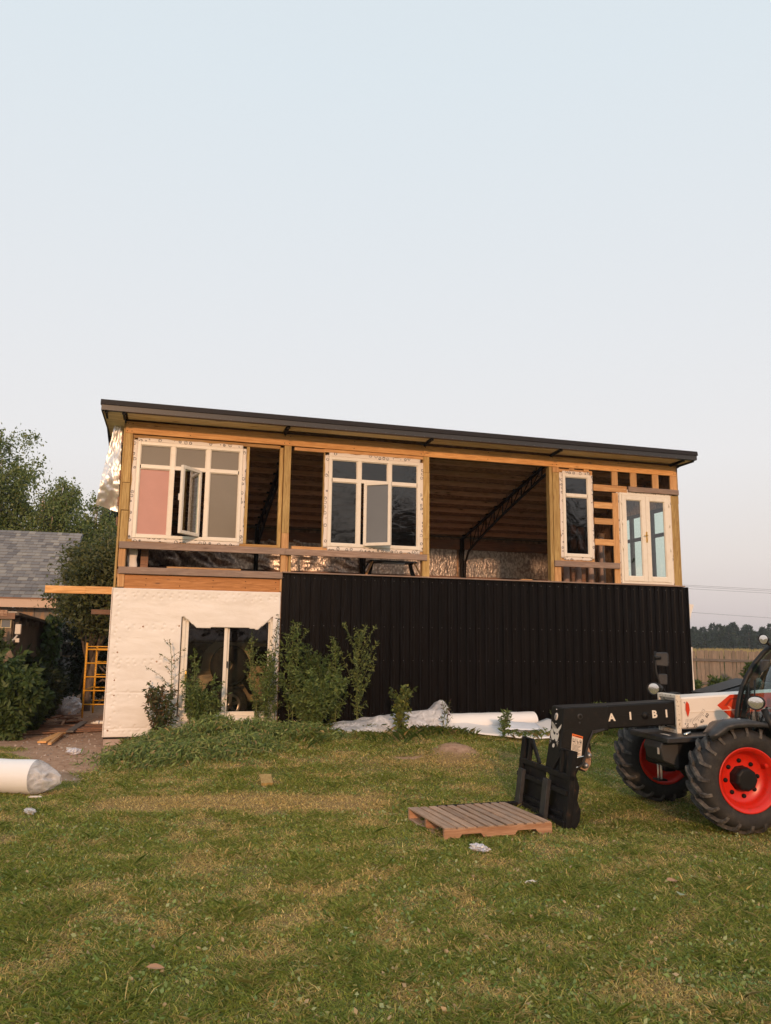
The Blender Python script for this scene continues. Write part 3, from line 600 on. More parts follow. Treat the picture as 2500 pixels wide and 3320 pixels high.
def window(x0, x1, z0, z1, mull, trans, mats, skip=(), tg=(), out=.075):
    m = MB(); y0, y1 = -.055, .03; cut_rect(m, x0, x1, z0, z1, y0, y1, .062)
    for q in mull: m.cbox((q - .042, y0 + .002, z0 + .06), (q + .042, y1, z1 - .06), .006)
    xs_ = [x0 + .05] + list(mull) + [x1 - .05]
    for a, b in zip(xs_, xs_[1:]): m.cbox((a + .03, y0 + .004, trans - .033), (b - .03, y1, trans + .033), .006)
    # glazing beads
    w_ = m.build('window', PVC, house)
    xs_ = [x0 + .062] + [q for mm in mull for q in (mm - .042, mm + .042)] + [x1 - .062]
    cells = [(xs_[2 * i], xs_[2 * i + 1]) for i in range(len(mull) + 1)]
    bead = MB()
    for i, (a, b) in enumerate(cells):
        for j, (c_, d_) in enumerate(((z0 + .062, trans - .033), (trans + .033, z1 - .062))):
            if (i, j) in skip: continue
            cut_rect(bead, a - .001, b + .001, c_ - .001, d_ + .001, -.035, -.010, .014)
            MB().box((a, -.012, c_), (b, -.006, d_)).build('pane', mats[(i, j)], w_)
    bead.build('glazing_bead', PVC, w_)
    tape(w_, x0, x1, z0, z1, out, tg); return w_
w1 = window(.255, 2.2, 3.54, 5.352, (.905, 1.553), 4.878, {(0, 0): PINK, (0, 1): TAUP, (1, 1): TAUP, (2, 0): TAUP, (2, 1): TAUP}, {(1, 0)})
w1['label'] = 'left window with one pink pane and its middle sash swung out'
w2 = window(3.892, 5.80, 3.54, 5.338, (4.515, 5.147), 4.865, {(i, j): GDARK for i in range(3) for j in range(2)}, {(1, 0)}, out=.085)
w2['label'] = 'middle window with dark panes and a grey sash ajar'
w3 = window(9.03, 9.69, 3.545, 5.345, (), 4.88, {(0, 0): GDARK, (0, 1): GDARK})
w3['label'] = 'narrow two pane window'
def sash(win_, hx, hz0, hz1, width, ang, sgn, gm, rear=.0):
    M = Matrix.Translation((hx, -.05, 0)) @ Matrix.Rotation(ang, 4, 'Z')
    m = MB(); t = .062; L = width * sgn
    m.box((0, -.03, hz0), (t * sgn, .03, hz1), M); m.box((L - t * sgn, -.03, hz0), (L, .03, hz1), M)
    m.box((t * sgn, -.03, hz0), (L - t * sgn, .03, hz0 + t), M); m.box((t * sgn, -.03, hz1 - t), (L - t * sgn, .03, hz1), M)
    o = m.build('open_sash', PVC, win_, bevel=.006)
    MB().box((t * sgn, -.006, hz0 + t), (L - t * sgn, .006, hz1 - t), M).build('sash_pane', gm, win_)
    m = MB(); m.box((L - .04 * sgn, .03, (hz0 + hz1) / 2 - .02), (L - .01 * sgn, .06, (hz0 + hz1) / 2 + .10), M); m.build('sash_handle', PVC, win_)
    return o
sash(w1, 1.43, 3.60, 4.86, .58, rad(52), -1, GSASH)
sash(w2, 4.62, 3.57, 4.845, .57, rad(-34), 1, GREYP)
# french door
m = MB(); x0, x1, z0, z1 = 10.40, 11.68, 3.02, 5.02; cut_rect(m, x0, x1, z0, z1, -.06, .03, .05); fd = m.build('double_door', PVC, house); fd['label'] = 'white glazed double door with brass handles'
for a, b in ((x0 + .052, 11.038), (11.042, x1 - .052)):
    m = MB(); cut_rect(m, a, b, z0 + .052, z1 - .052, -.072, .0, .105); m.build('door_leaf', PVC, fd, bevel=0)
    m = MB(); cut_rect(m, a + .103, b - .103, z0 + .155, z1 - .155, -.052, -.02, .014); m.build('glazing_bead', PVC, fd)
    MB().box((a + .105, -.035, z0 + .157), (b - .105, -.028, z1 - .157)).build('pane', GFR, fd)
m = MB(); m.cbox((11.02, -.085, 3.93), (11.055, -.07, 4.17), .004); m.tube([(11.037, -.085, 4.08), (11.037, -.12, 4.08), (10.95, -.125, 4.08)], .010, 8); m.cbox((11.022, -.098, 3.96), (11.05, -.084, 4.02), .003); m.build('door_handle', BRASS, fd)
m = MB()
for z in (4.75, 4.3, 3.75): m.tube([(10.445, -.07, z), (10.445, -.07, z + .09)], .012, 8); m.tube([(11.64, -.07, z), (11.64, -.07, z + .09)], .012, 8)
m.build('hinges', PVC, fd); tape(fd, x0, x1, z0 + .02, z1, .08, ('B',))
# black ribbed cladding: sheets of one metre
def ribsheet(x0, x1):
    prof = []; x = x0; p = .2
    k0 = round((x0 - 3.04) / p)
    pts = []
    n = int(round((x1 - x0) / p))
    for i in range(n):
        a = x0 + i * p; pts += [(a, 0), (a + .055, 0), (a + .066, -.006), (a + .080, -.006), (a + .091, 0), (a + .150, 0), (a + .160, -.021), (a + .185, -.021), (a + .195, 0)]
    pts.append((x1, 0)); yb = -.035
    m = MB(); nn_ = len(pts); vs = []
    for z in (-.12, .7, 1.5, 2.3, 2.98): vs += [(q[0], yb + q[1] + .004 * noise.noise(Vector((q[0] * 1.1, z * .8, 2))), z) for q in pts]
    m.add(vs, [(r_ * nn_ + i, r_ * nn_ + i + 1, (r_ + 1) * nn_ + i + 1, (r_ + 1) * nn_ + i) for r_ in range(4) for i in range(nn_ - 1)])
    o = m.build('metal_sheet', BLK, house)
    s_ = MB()
    for z in (.35, 1.35, 2.0, 2.9):
        for i in range(n): s_.lathe([(0, yb - .006), (.006, yb - .005), (.006, yb)], 'Y', 6, (x0 + i * p + .03 + .01 * random.random(), 0, z))
    s_.build('sheet_screws', GREYM, o)['kind'] = 'stuff'
xx = 3.035
while xx < 11.9: x2 = min(xx + 1.0, 11.98) if xx < 11 else 11.98; ribsheet(xx, x2 if xx < 11 else 12.035 - .0); xx = x2 + .0005 if xx < 11 else 99
hb('corner_trim', (12.035, -.06, -.1), (12.05, .12, 2.98), BLK)
hb('wall_sheathing', (3.03, -.02, -.1), (12.03, -.005, 2.98), OSB)
# white foam wrap on the lower left wall with a door opening cut in it
OP = [(1.222, .30), (1.222, 2.114), (1.266, 2.113), (1.508, 1.912), (1.8, 1.93), (2.065, 1.937), (2.40, 1.936), (2.62, 1.902), (2.884, 2.155), (2.884, .30)]
def inpoly(x, z, P):
    c_ = False; n = len(P)
    for i in range(n):
        (x1_, y1_), (x2_, y2_) = P[i], P[(i + 1) % n]
        if (y1_ > z) != (y2_ > z) and x < (x2_ - x1_) * (z - y1_) / (y2_ - y1_) + x1_: c_ = not c_
    return c_
dim = []
random.seed(3)
for zr, n_ in ((2.53, 22), (2.45, 20), (1.95, 7), (1.88, 6), (1.34, 9), (1.27, 9), (.72, 8), (.80, 5), (.10, 12), (.2, 6)):
    for k in range(n_):
        x = 3.0 * (k + .5 + random.uniform(-.3, .3)) / n_ if zr > 2 else 1.2 * (k + .5 + random.uniform(-.3, .3)) / n_; dim.append((x, zr + random.uniform(-.015, .015)))
for k in range(26): dim.append((.10 + random.uniform(-.03, .09), .15 + k * .093 + random.uniform(-.02, .02)))
def wrap_cell():
    st = .0165; nx_ = int(3.03 / st); nz_ = int(2.62 / st); vi = {}; vs = []; fs = []
    dg = {}
    for x, z in dim: dg.setdefault((int(x / .1), int(z / .1)), []).append((x, z))
    def vert(i, j):
        if (i, j) in vi: return vi[(i, j)]
        x = i * st; z = .005 + j * st; y = -.055 - .018 * (.5 + noise.fractal(Vector((x * .9, z * 1.4, 3)), .8, 2, 3)) - .0025 * noise.noise(Vector((x * 3 + z * 5, z * 13, 1)))
        for di in (-1, 0, 1):
            for dj in (-1, 0, 1):
                for (a, b) in dg.get((int(x / .1) + di, int(z / .1) + dj), ()):
                    d2 = (x - a) ** 2 + (z - b) ** 2
                    if d2 < .01: y += .014 * math.exp(-d2 / .00022) - .0015 * math.exp(-(d2 ** .5 - .04) ** 2 / .0004)
        y += .010 * math.exp(-((z - .765 - .006 * math.sin(x * 7)) / .010) ** 2) * (x < 1.3) + .012 * math.exp(-((z - .13 - .02 * math.sin(x * 3)) / .012) ** 2)
        vi[(i, j)] = len(vs); vs.append((x - .004, y, z)); return vi[(i, j)]
    for i in range(nx_):
        for j in range(nz_):
            cx, cz = (i + .5) * st, .005 + (j + .5) * st
            if inpoly(cx, cz, OP) : continue
            fs.append((vert(i, j), vert(i + 1, j), vert(i + 1, j + 1), vert(i, j + 1)))
    m = MB(); m.add(vs, fs, True); o = m.build('house_wrap', WRAP, house)
    md = o.modifiers.new('s', 'SOLIDIFY'); md.thickness = .008; md.offset = 1
    s_ = MB()
    for x, z in ((.55, 1.93), (1.18, 1.95), (.14, 1.47), (.82, 1.31), (1.12, 1.33), (.12, .98), (.13, .72), (1.05, .78), (.06, .12)): s_.lathe([(0, -.085), (.012, -.083), (.017, -.072)], 'Y', 10, (x, 0, z))
    s_.build('washer_screws', RUSTT, o)
wrap_cell()
random.seed(11)
MB().box((.0, -.04, -.25), (3.03, .02, -.005)).build('foundation', CONC, house); hb('base_strip', (-.01, -.05, -.03), (3.02, .0, .004), STEEL)
hb('wall_sheathing', (0, -.035, 0), (1.22, -.01, 2.60), OSB); hb('wall_sheathing', (1.22, -.035, 2.12), (2.885, -.01, 2.60), OSB); hb('wall_sheathing', (2.885, -.035, 0), (3.03, -.01, 2.60), OSB)
# sliding door
m = MB()
for a, b in (((1.235, -.04, .30), (1.30, .05, 2.12)), ((2.84, -.04, .30), (2.90, .05, 2.12)), ((1.235, -.05, .27), (2.885, .06, .34)), ((1.235, -.04, 2.04), (2.885, .05, 2.12))): m.cbox(a, b, .008)
sdr = m.build('sliding_door', PVC, house); sdr['label'] = 'white sliding glass door behind tall weeds'
m = MB()
for a, b in (((1.30, -.025, .34), (1.355, .01, 2.04)), ((2.0, -.035, .34), (2.062, .01, 2.04)), ((1.355, -.02, .34), (2.0, .01, .41))): m.cbox(a, b, .006)
m.build('sliding_panel', PVC, sdr)
m = MB()
for a, b in (((2.066, .01, .34), (2.10, .045, 2.04)), ((2.815, .01, .34), (2.84, .045, 2.04)), ((2.10, .01, .34), (2.815, .045, .41))): m.cbox(a, b, .006)
m.build('fixed_panel', PVC, sdr)
MB().box((1.355, -.01, .41), (2.0, -.004, 2.04)).build('pane', GDOOR, sdr); MB().box((2.10, .025, .41), (2.815, .031, 2.04)).build('pane', GDOOR, sdr)
m = MB(); m.lathe([(0, -.032), (.022, -.031), (.024, -.024)], 'Y', 16); o = m.build('pull_handle', BRASS, sdr); o.scale = (1, 1, 4.2); o.location = (1.345, 0, 1.05)
hb('latch', (2.06, -.045, 1.20), (2.085, -.034, 1.32), INK, sdr, .003)
# hanging foil at the left corner, torn wrap at the right corner
LE = [(-.16, 5.83), (-.237, 5.386), (-.311, 4.93), (-.342, 4.704), (-.37, 4.431), (-.42, 4.14)]; RE = [(-.05, 5.84), (-.049, 5.35), (-.031, 4.95), (-.025, 4.602), (-.032, 4.354), (-.03, 4.03)]
def pick(L, t_):
    k = min(int(t_ * (len(L) - 1)), len(L) - 2); f = t_ * (len(L) - 1) - k; return Vector(L[k]).lerp(Vector(L[k + 1]), f)
def hf(a, b):
    l = pick(LE, b); r_ = pick(RE, b); p = l.lerp(r_, a); n_ = noise.fractal(Vector((a * 2.2, b * 6, 1)), .8, 2, 3)
    return Vector((p.x, .10 + .10 * math.sin(a * 1.6 + b * 6.5) * b + .035 * n_, p.y))
MB().grid(hf, 20, 70).build('hanging_foil', FOIL2, house)['label'] = 'strip of silver foil insulation hanging from the roof corner'
m = MB(); P = [(12.03, 2.628), (12.15, 2.62), (12.251, 2.605), (12.172, 2.403), (12.11, 2.2), (12.071, 2.102), (12.038, 1.819), (12.071, 1.679), (12.158, 1.677), (12.145, 1.4), (12.15, 1.175), (12.165, .9), (12.175, .3), (12.03, .3)]
m.prism(P, .05, .055, 'XZ'); m.build('torn_wrap', WRAP, house)
# boards sticking out past the left corner
hb('projecting_board', (-1.185, .26, 2.505), (-.50, .30, 2.64), NEWX); hb('projecting_board', (-.498, .255, 2.51), (-.012, .295, 2.645), NEWX)
hb('projecting_board', (-.56, 2.5, 2.20), (-.02, 2.54, 2.30), BRB); hb('wrap_edge', (-.03, .0, .0), (-.014, 1.2, 2.62), WRAP, c=.003)
hb('floor_scrap', (8.0, -.1, 3.012), (8.25, -.0, 3.03), LUMX)

# ================================================================== TELEHANDLER
fv = Vector((-.98509, -.17202, 0)); VO = Vector((3.68, 9.6, gz(3.68, 9.6)))
TM = Matrix(((fv.x, -fv.y, 0, VO.x), (fv.y, fv.x, 0, VO.y), (0, 0, 1, 0), (0, 0, 0, 1)))
# local x = forward, local y = towards the near (operator's left) side
TM = Matrix(((fv.x, .17202, 0, VO.x), (fv.y, -.98509, 0, VO.y), (0, 0, 1, 0.0), (0, 0, 0, 1)))
th = empty('telehandler', mat=TM); tag(th, 'white and black telescopic handler with orange red wheel rims parked on the lawn', 'telehandler')
def tb(name, a, b, m, parent=th, bevel=.008): return MB().box(a, b).build(name, m, parent, bevel=bevel)
def slope_box(x0, x1, zt0, zt1, zb0, zb1, y0, y1):
    return MB().prism([(x0, zb0), (x1, zb1), (x1, zt1), (x0, zt0)], y0, y1, 'XZ')
# boom
boom = slope_box(.26, -2.7, 1.342, 1.50, .985, 1.14, -.19, .19).build('outer_boom', CREAM, th, bevel=.018)
slope_box(.255, -2.0, 1.178, 1.275, 1.170, 1.267, .188, .196).build('boom_rib', CREAM, boom)
m = slope_box(.33, .27, 1.372, 1.376, .935, .935, -.215, -.17); m.prism([(.33, .935), (.27, .935), (.27, 1.376), (.33, 1.372)], .17, .205, 'XZ'); m.prism([(.33, 1.33), (.27, 1.335), (.27, 1.376), (.33, 1.372)], -.17, .17, 'XZ'); m.prism([(.33, .935), (.27, .935), (.27, .985), (.33, .975)], -.17, .17, 'XZ')
m.build('boom_collar', COLLAR, boom, bevel=.006)
inner = slope_box(1.64, .0, 1.225, 1.315, .965, 1.045, -.15, .15).build('inner_boom', BLK2, th, bevel=.015)
slope_box(1.45, .34, 1.112, 1.172, 1.104, 1.164, .148, .154).build('boom_rib', BLK2, inner)
def letters(txt, x, z, size, m_, parent, y=.156, tilt=3.1, bold=.02, name='letter'):
    for i, ch in enumerate(txt):
        pass
def text_mesh(name, txt, size, m_, M, parent, off=.0, ext=.001):
    cu = bpy.data.curves.new(name, 'FONT'); cu.body = txt; cu.size = size; cu.extrude = ext; cu.offset = off; cu.align_x = 'CENTER'; cu.align_y = 'CENTER'; cu.resolution_u = 2
    to = bpy.data.objects.new(name, cu); COL.objects.link(to); me = bpy.data.meshes.new_from_object(to); COL.objects.unlink(to); bpy.data.objects.remove(to)
    me.transform(M); me.name = name; me.materials.clear(); return link(name, me, m_, parent)
# text plane on the near side: text x runs towards -x, text y up, normal +y
def SM(x, y, z, rot=0): return Matrix(((-1, 0, 0, x), (0, 0, 1, y), (0, 1, 0, z), (0, 0, 0, 1))) @ Matrix.Rotation(rot, 4, 'Z')
for ch, x, z in (('A', 1.105, 1.115), ('I', .875, 1.130), ('B', .575, 1.148), ('I', .425, 1.155)):
    text_mesh('letter', ch, .115, STICK, SM(x, .1535, z, rad(3.1)), inner, .0045)
MB().lathe([(0, .172), (.022, .172), (.026, .166), (.040, .164), (.044, .152)], 'Y', 20, (.69, 0, 1.137)).build('boom_bolt', BLK2, inner)
# gauge on the outer boom
gy = .1915
MB().prism([(.19, 1.30), (.165, 1.27), (.158, 1.2), (.175, 1.145), (.183, 1.125), (.192, 1.145), (.208, 1.2), (.205, 1.27)], gy + .006, gy + .012, 'XZ').build('gauge_pointer', RED2, boom)
m = MB(); c0 = (.1800, 1.315)
for k in range(16):
    a = rad(-96 + k * 4.5 + 0); r0, r1 = .215, .255 if k % 4 else .275
    d = Vector((-math.cos(a), math.sin(a))); d = Vector((-math.cos(a), math.sin(a)))
    p = Vector(c0) + d * r0; q = Vector(c0) + d * r1; n_ = Vector((-d.y, d.x)) * .0016
    m.add([(p.x - n_.x, gy, p.y - n_.y), (p.x + n_.x, gy, p.y + n_.y), (q.x + n_.x, gy, q.y + n_.y), (q.x - n_.x, gy, q.y - n_.y)], [(0, 1, 2, 3)])
o = m.build('gauge_marks', INK, boom); o['kind'] = 'stuff'
for k, (s_, a) in enumerate((('0', -92), ('20', -73), ('40', -54), ('60', -36))):
    aa = rad(a); p = Vector(c0) + Vector((-math.cos(aa), math.sin(aa))) * .302; text_mesh('gauge_number', s_, .052, INK, SM(p.x, gy, p.y, aa + math.pi / 2), boom, .0008, .0005)
for x, z in ((.215, 1.285), (.215, 1.045), (.182, 1.045)): MB().lathe([(0, gy + .001), (.0085, gy + .001), (.0085, gy - .003)], 'Y', 10, (x - .0, 0, z)).build('rivet', GREYM, boom)
# red chevron decal
MB().prism([(-.20, 1.255), (-.37, 1.375), (-1.0, 1.405), (-1.0, 1.15), (-.37, 1.11)], gy, gy + .001, 'XZ').build('chevron_decal', RED2, boom)
MB().prism([(-.29, 1.25), (-.37, 1.335), (-.60, 1.350), (-.60, 1.328), (-.39, 1.32), (-.325, 1.25)], gy + .001, gy + .002, 'XZ').build('chevron_shade', DRED, boom)
MB().prism([(-.33, 1.245), (-.36, 1.245), (-.46, 1.135), (-.42, 1.132)], gy + .001, gy + .002, 'XZ').build('chevron_stripe', SALM, boom)
EMB = [(-.5, 1.0), (-.42, .62), (-.30, .50), (-.12, .60), (.0, .63), (.15, .56), (.30, .70), (.5, .95), (.48, .6), (.36, .40), (.42, .1), (.36, -.25), (.2, -.42), (.08, -.30), (.06, -.18), (-.02, -.28), (-.10, -.42), (-.26, -.35), (-.44, -.05), (-.46, .22), (-.36, .42), (-.44, .60)]
def emblem(M, parent, sc, m_=STICK):
    "cat head emblem laid on a plate; M maps (x right, y up, z out)"
    m = MB()
    ear_face = [(-.52, 1.0), (-.46, .70), (-.36, .52), (-.20, .57), (.0, .58), (.18, .48), (.30, .62), (.52, .88), (.46, .58), (.33, .36), (.27, .22), (.10, .20), (-.10, .28), (-.28, .44), (-.42, .62)]
    face = [(-.36, .46), (-.20, .30), (-.16, .16), (-.06, .08), (.03, .10), (.06, .22), (.14, .16), (.20, .10), (.30, .16), (.34, .30), (.40, .10), (.36, -.12), (.28, -.30), (.18, -.32), (.12, -.22), (.04, -.16), (-.02, -.24), (-.12, -.30), (-.24, -.24), (-.40, -.02), (-.46, .22)]
    chin = [(-.04, -.50), (.10, -.50), (.12, -.66), (.06, -.76), (-.08, -.74), (-.10, -.62)]
    for P in (ear_face, face, chin): m.prism([(p[0] * sc, p[1] * sc) for p in P], 0, .0015, 'XY', M)
    for s_ in (-1, 1):
        for k in range(3):
            a = (.22 * s_, -.30 - .07 * k); b = ((.50 - .05 * k) * s_, -.30 - .15 * k); c_ = (.36 * s_, -.24 - .10 * k)
            m.prism([(a[0] * sc, a[1] * sc), (c_[0] * sc, c_[1] * sc), (b[0] * sc, b[1] * sc), (c_[0] * sc, (c_[1] - .035) * sc)], 0, .0015, 'XY', M)
    return m.build('cat_head_emblem', m_, parent)
emblem(SM(-.575, gy + .002, 1.245) , boom, .085, LBL)
# boom head: side profile (x,z)
HP = [(1.60, 1.245), (1.74, 1.215), (1.765, 1.15), (1.80, .95), (1.86, .62), (1.86, .46), (1.62, .40), (1.50, .55), (1.42, .80), (1.36, .93), (1.30, .972), (1.18, .98), (1.18, 1.252)]
HPx = [(1.70, 1.225), (1.705, 1.15), (1.72, .95), (1.80, .50), (1.72, .42), (1.60, .42), (1.50, .60), (1.42, .80), (1.36, .93), (1.30, .970), (1.15, .975), (1.15, 1.250), (1.60, 1.235)]
head = MB().prism(HPx, -.17, .175, 'XZ').build('boom_head', BLK2, th, bevel=.012)
HPs = [(1.62, 1.0), (1.70, .96), (1.745, .55), (1.66, .45), (1.54, .60), (1.46, .80), (1.42, .98)]
MB().prism(HPs, .176, .181, 'XZ').build('head_side_plate', BLK2, head)
m = MB(); m.lathe([(.018, .184), (.03, .184), (.034, .176)], 'Y', 20, (1.50, 0, 1.13)); m.lathe([(.0, .179), (.010, .179), (.012, .175)], 'Y', 12, (1.505, 0, 1.06)); m.build('head_boss', INK, head)
# plate on the front face of the head (faces forward)
def FM(z, y, dx=.004, t=8.0):
    # face leans: x grows as z falls
    x = np.interp(z, [.5, .95, 1.15, 1.225], [1.80, 1.72, 1.705, 1.70]); a = math.atan(.175)
    return Matrix(((0, math.sin(a) * -1, 1, x + dx), (1, 0, 0, y), (0, math.cos(a), math.sin(a), z), (0, 0, 0, 1)))
emblem(FM(.90, .0, .008) @ Matrix.Scale(1.75, 4, (1, 0, 0)), head, .17)
m = MB(); m.lathe([(0, .006), (.040, .006), (.044, .0)], 'Z', 20); o = m.build('round_badge', LBL, head); o.matrix_local = FM(1.115, .0, .003)
m = MB()
for k in range(4): m.add([Vector((-.026 + .004 * k, .018 - .013 * k, .0075)), Vector((.026 - .003 * k, .018 - .013 * k, .0075)), Vector((.026 - .003 * k, .012 - .013 * k, .0075)), Vector((-.026 + .004 * k, .012 - .013 * k, .0075))], [(0, 1, 2, 3)])
o = m.build('badge_print', INK, head); o.matrix_local = FM(1.115, .0, .003); o['kind'] = 'stuff'
for z, y in ((1.195, .0), (1.035, .0)): o = MB().lathe([(0, .006), (.008, .006), (.009, 0)], 'Z', 8).build('head_screw', CHROME, head); o.matrix_local = FM(z, y, .003)
# warning label on the head's side
lab = MB().prism([(1.60, .945), (1.475, .91), (1.50, .685), (1.625, .72)], .182, .1835, 'XZ').build('warning_label', LBL, head)
MB().prism([(1.60, .947), (1.475, .912), (1.478, .885), (1.603, .920)], .1836, .1845, 'XZ').build('warning_label_header', ORNG, head)
def LP(a, b): # label coords 0..1 right, 0..1 down
    x = 1.60 - .125 * a + .025 * b; z = .945 - .035 * a - .225 * b; return (x, .1850, z)
m = MB()
def lq(a0, b0, a1, b1): m.add([LP(a0, b0), LP(a1, b0), LP(a1, b1), LP(a0, b1)], [(0, 1, 2, 3)])
for k in range(8): lq(.08, .50 + k * .057, .9 - .12 * (k % 3), .52 + k * .057)
lq(.36, .15, .375, .44); lq(.06, .44, .94, .45)
for q in ((.08, .2, .13, .38), (.13, .34, .30, .38), (.26, .2, .30, .36), (.46, .2, .50, .3), (.46, .30, .64, .33), (.52, .32, .56, .42), (.60, .3, .63, .42), (.74, .18, .79, .3), (.72, .28, .92, .32), (.86, .2, .90, .4), (.76, .32, .80, .42)): lq(*q)
lq(.28, .045, .92, .085); lq(.10, .035, .2, .09)
o = m.build('warning_label_print', INK, head); o['kind'] = 'stuff'
# hose, bracket and hydraulic couplers
m = MB()
for k in range(2): m.tube([(1.22, .19 + .02 * k, .99), (1.36, .20, .97 - .02 * k), (1.42, .21, .85), (1.50, .22 + .02 * k, .62), (1.60, .22, .56), (1.62, .21, .62)], .011, 8)
m.build('hydraulic_hose', RUB, head)
pl_ = MB().prism([(1.475, .86), (1.40, .93), (1.36, .80), (1.36, .62), (1.44, .52), (1.55, .55), (1.55, .70)], .12, .135, 'XZ').build('coupler_bracket', BLK2, head)
pp = MB().prism([(1.47, .78), (1.40, .80), (1.365, .72), (1.375, .60), (1.43, .53), (1.50, .56), (1.52, .64)], .136, .15, 'XZ').build('coupler_plate', RUSTT, head)
for x, z in ((1.42, .71), (1.46, .60)): MB().lathe([(0, .24), (.022, .24), (.028, .22), (.028, .18), (.036, .175), (.036, .15)], 'Y', 14, (x, 0, z)).build('hydraulic_coupler', GREYM, head)
m = MB()
for x, z in ((1.42, .71), (1.46, .60)): m.tube([(x, .20, z), (x + .08, .22, z - .01), (x + .17, .24, z - .02), (x + .22, .2, z - .05)], .009, 8)
m.build('coupler_hose', CHROME, head)
for x, z in ((1.40, .86), (1.43, .83)): MB().lathe([(0, .15), (.012, .148), (.012, .134)], 'Y', 8, (x, 0, z)).build('bracket_bolt', CHROME, head)
# fork carriage (own frame)
cdir = Vector((-.219, .976, 0)).normalized(); cm_ = Vector((-cdir.y, cdir.x, 0)); ta = rad(8); cup = Vector((0, 0, 1)) * math.cos(ta) - cm_ * math.sin(ta); cn = cup.cross(cdir) * 1
cn = cm_ * math.cos(ta) + Vector((0, 0, 1)) * math.sin(ta)
W = Matrix(((cdir.x, cn.x, cup.x, 1.93), (cdir.y, cn.y, cup.y, 8.70), (cdir.z, cn.z, cup.z, .015), (0, 0, 0, 1)))
CMx = TM.inverted() @ W       # local x = along carriage (near to far), y = forward, z = up
fc = MB().box((0, -.06, .0), (.09, .0, .80), CMx).build('fork_carriage', FORKP, th, bevel=.005)
MB().box((1.30, -.06, .0), (1.40, .0, .80), CMx).build('side_post', FORKP, fc, bevel=.005)
def cb(name, a, b, mt=FORKP, bev=.004): return MB().box(a, b, CMx).build(name, mt, fc, bevel=bev)
cb('top_rail', (.0, -.055, .49), (1.40, .004, .545)); cb('back_plate', (.09, -.05, .0), (.58, -.03, .49)); cb('back_plate', (.70, -.05, .0), (1.30, -.03, .49))
cb('lower_bar', (.02, -.03, .0), (1.38, .02, .07)); cb('fork_bar', (.02, -.02, .335), (1.38, .025, .385)); cb('lower_bar', (.10, -.03, .11), (1.30, .0, .15))
cb('guard_post', (.09, -.04, .545), (.11, .0, .80)); cb('guard_top', (.0, -.05, .785), (.30, .0, .80)); cb('guard_top', (1.13, -.05, .785), (1.40, .0, .80))
cb('guard_post', (.25, -.045, .545), (.30, .0, .785)); cb('guard_post', (1.13, -.045, .545), (1.175, .0, .785))
for a, b in (((.27, -.02, .785), (.50, -.02, .545)), ((1.12, -.02, .785), (.84, -.02, .545))): MB().beam(CMx @ Vector(a), CMx @ Vector(b), .05, .025, up=CMx.to_3x3() @ Vector((0, 1, 0))).build('guard_brace', FORKP, fc)
for x in (.40, 1.12):
    m = MB(); m.box((x, .02, -.01), (x + .13, .07, .435), CMx)
    m.build('fork_shank', PLAS, fc, bevel=.006)
    m = MB(); a = CMx @ Vector((x + .065, .05, .015)); 
    wd_ = W @ Vector((x + .065, .05, .02)); e = wd_ + Vector((-.955, -.297, 0)) * 1.02; wd_.z = .055; e.z = .05
    m.beam(TM.inverted() @ wd_, TM.inverted() @ e, .11, .035); m.build('fork_tine', FORKP, fc)
m = MB().prism([(-.06, .0), (-.13, .0), (-.17, .10), (-.17, .20), (-.12, .30), (-.13, .44), (-.08, .55), (-.06, .58)], .02, .08, 'YZ', CMx); m.build('side_hook', FORKP, fc, bevel=.004)
m = MB().prism([(-.06, .0), (-.16, .02), (-.22, .14), (-.2, .3), (-.06, .42)], .35, .95, 'YZ', CMx); m.build('quick_hitch', BLK2, fc, bevel=.006)
# chassis
tb('chassis', (-2.75, -.36, .55), (.45, .36, .88), BLK2, bevel=.03); 
m = MB().prism([(.60, .88), (.64, .80), (.60, .66), (.45, .60), (.0, .60), (0, .93), (.45, .92)], -.02, .36, 'XZ'); fr = m.build('front_chassis_plate', DGREY, th, bevel=.01)
m = MB().prism([(.62, .925), (-.9, .99), (-.9, .92), (.62, .865)], -.38, .50, 'XZ'); m.build('chassis_cover', PLAS, fr, bevel=.01)
tb('sticker', (.50, .12, .928), (.40, .30, .932), LBL, fr, 0); tb('sticker', (.635, .30, .73), (.640, .335, .80), LBL, fr, 0)
MB().tube([(.0, -1.0, .55), (0, 1.0, .55)], .085, 16).build('front_axle', BLK2, th); MB().lathe([(.0, -.16), (.15, -.14), (.19, 0), (.15, .14), (0, .16)], 'Y', 20, (0, 0, .55)).build('differential', BLK2, th)
m = MB(); m.box((.02, -.52, .42), (.16, -.40, .70)); m.box((.0, .35, .45), (.14, .5, .66)); m.build('axle_bracket', BLK2, th, bevel=.01)
for y in (-.10, -.03): MB().tube([(.42, y, .62), (.42, y, .40)], .012, 8).build('stay_rod', LBL, th)
tb('rod_plate', (.36, -.14, .38), (.48, .01, .40), BLK2); MB().tube([(-2.3, -1.0, .55), (-2.3, 1.0, .55)], .085, 16).build('rear_axle', BLK2, th)
MB().tube([(.30, -.46, 1.0), (.18, -.50, .60)], .045, 12).build('steering_ram', BLK2, th)
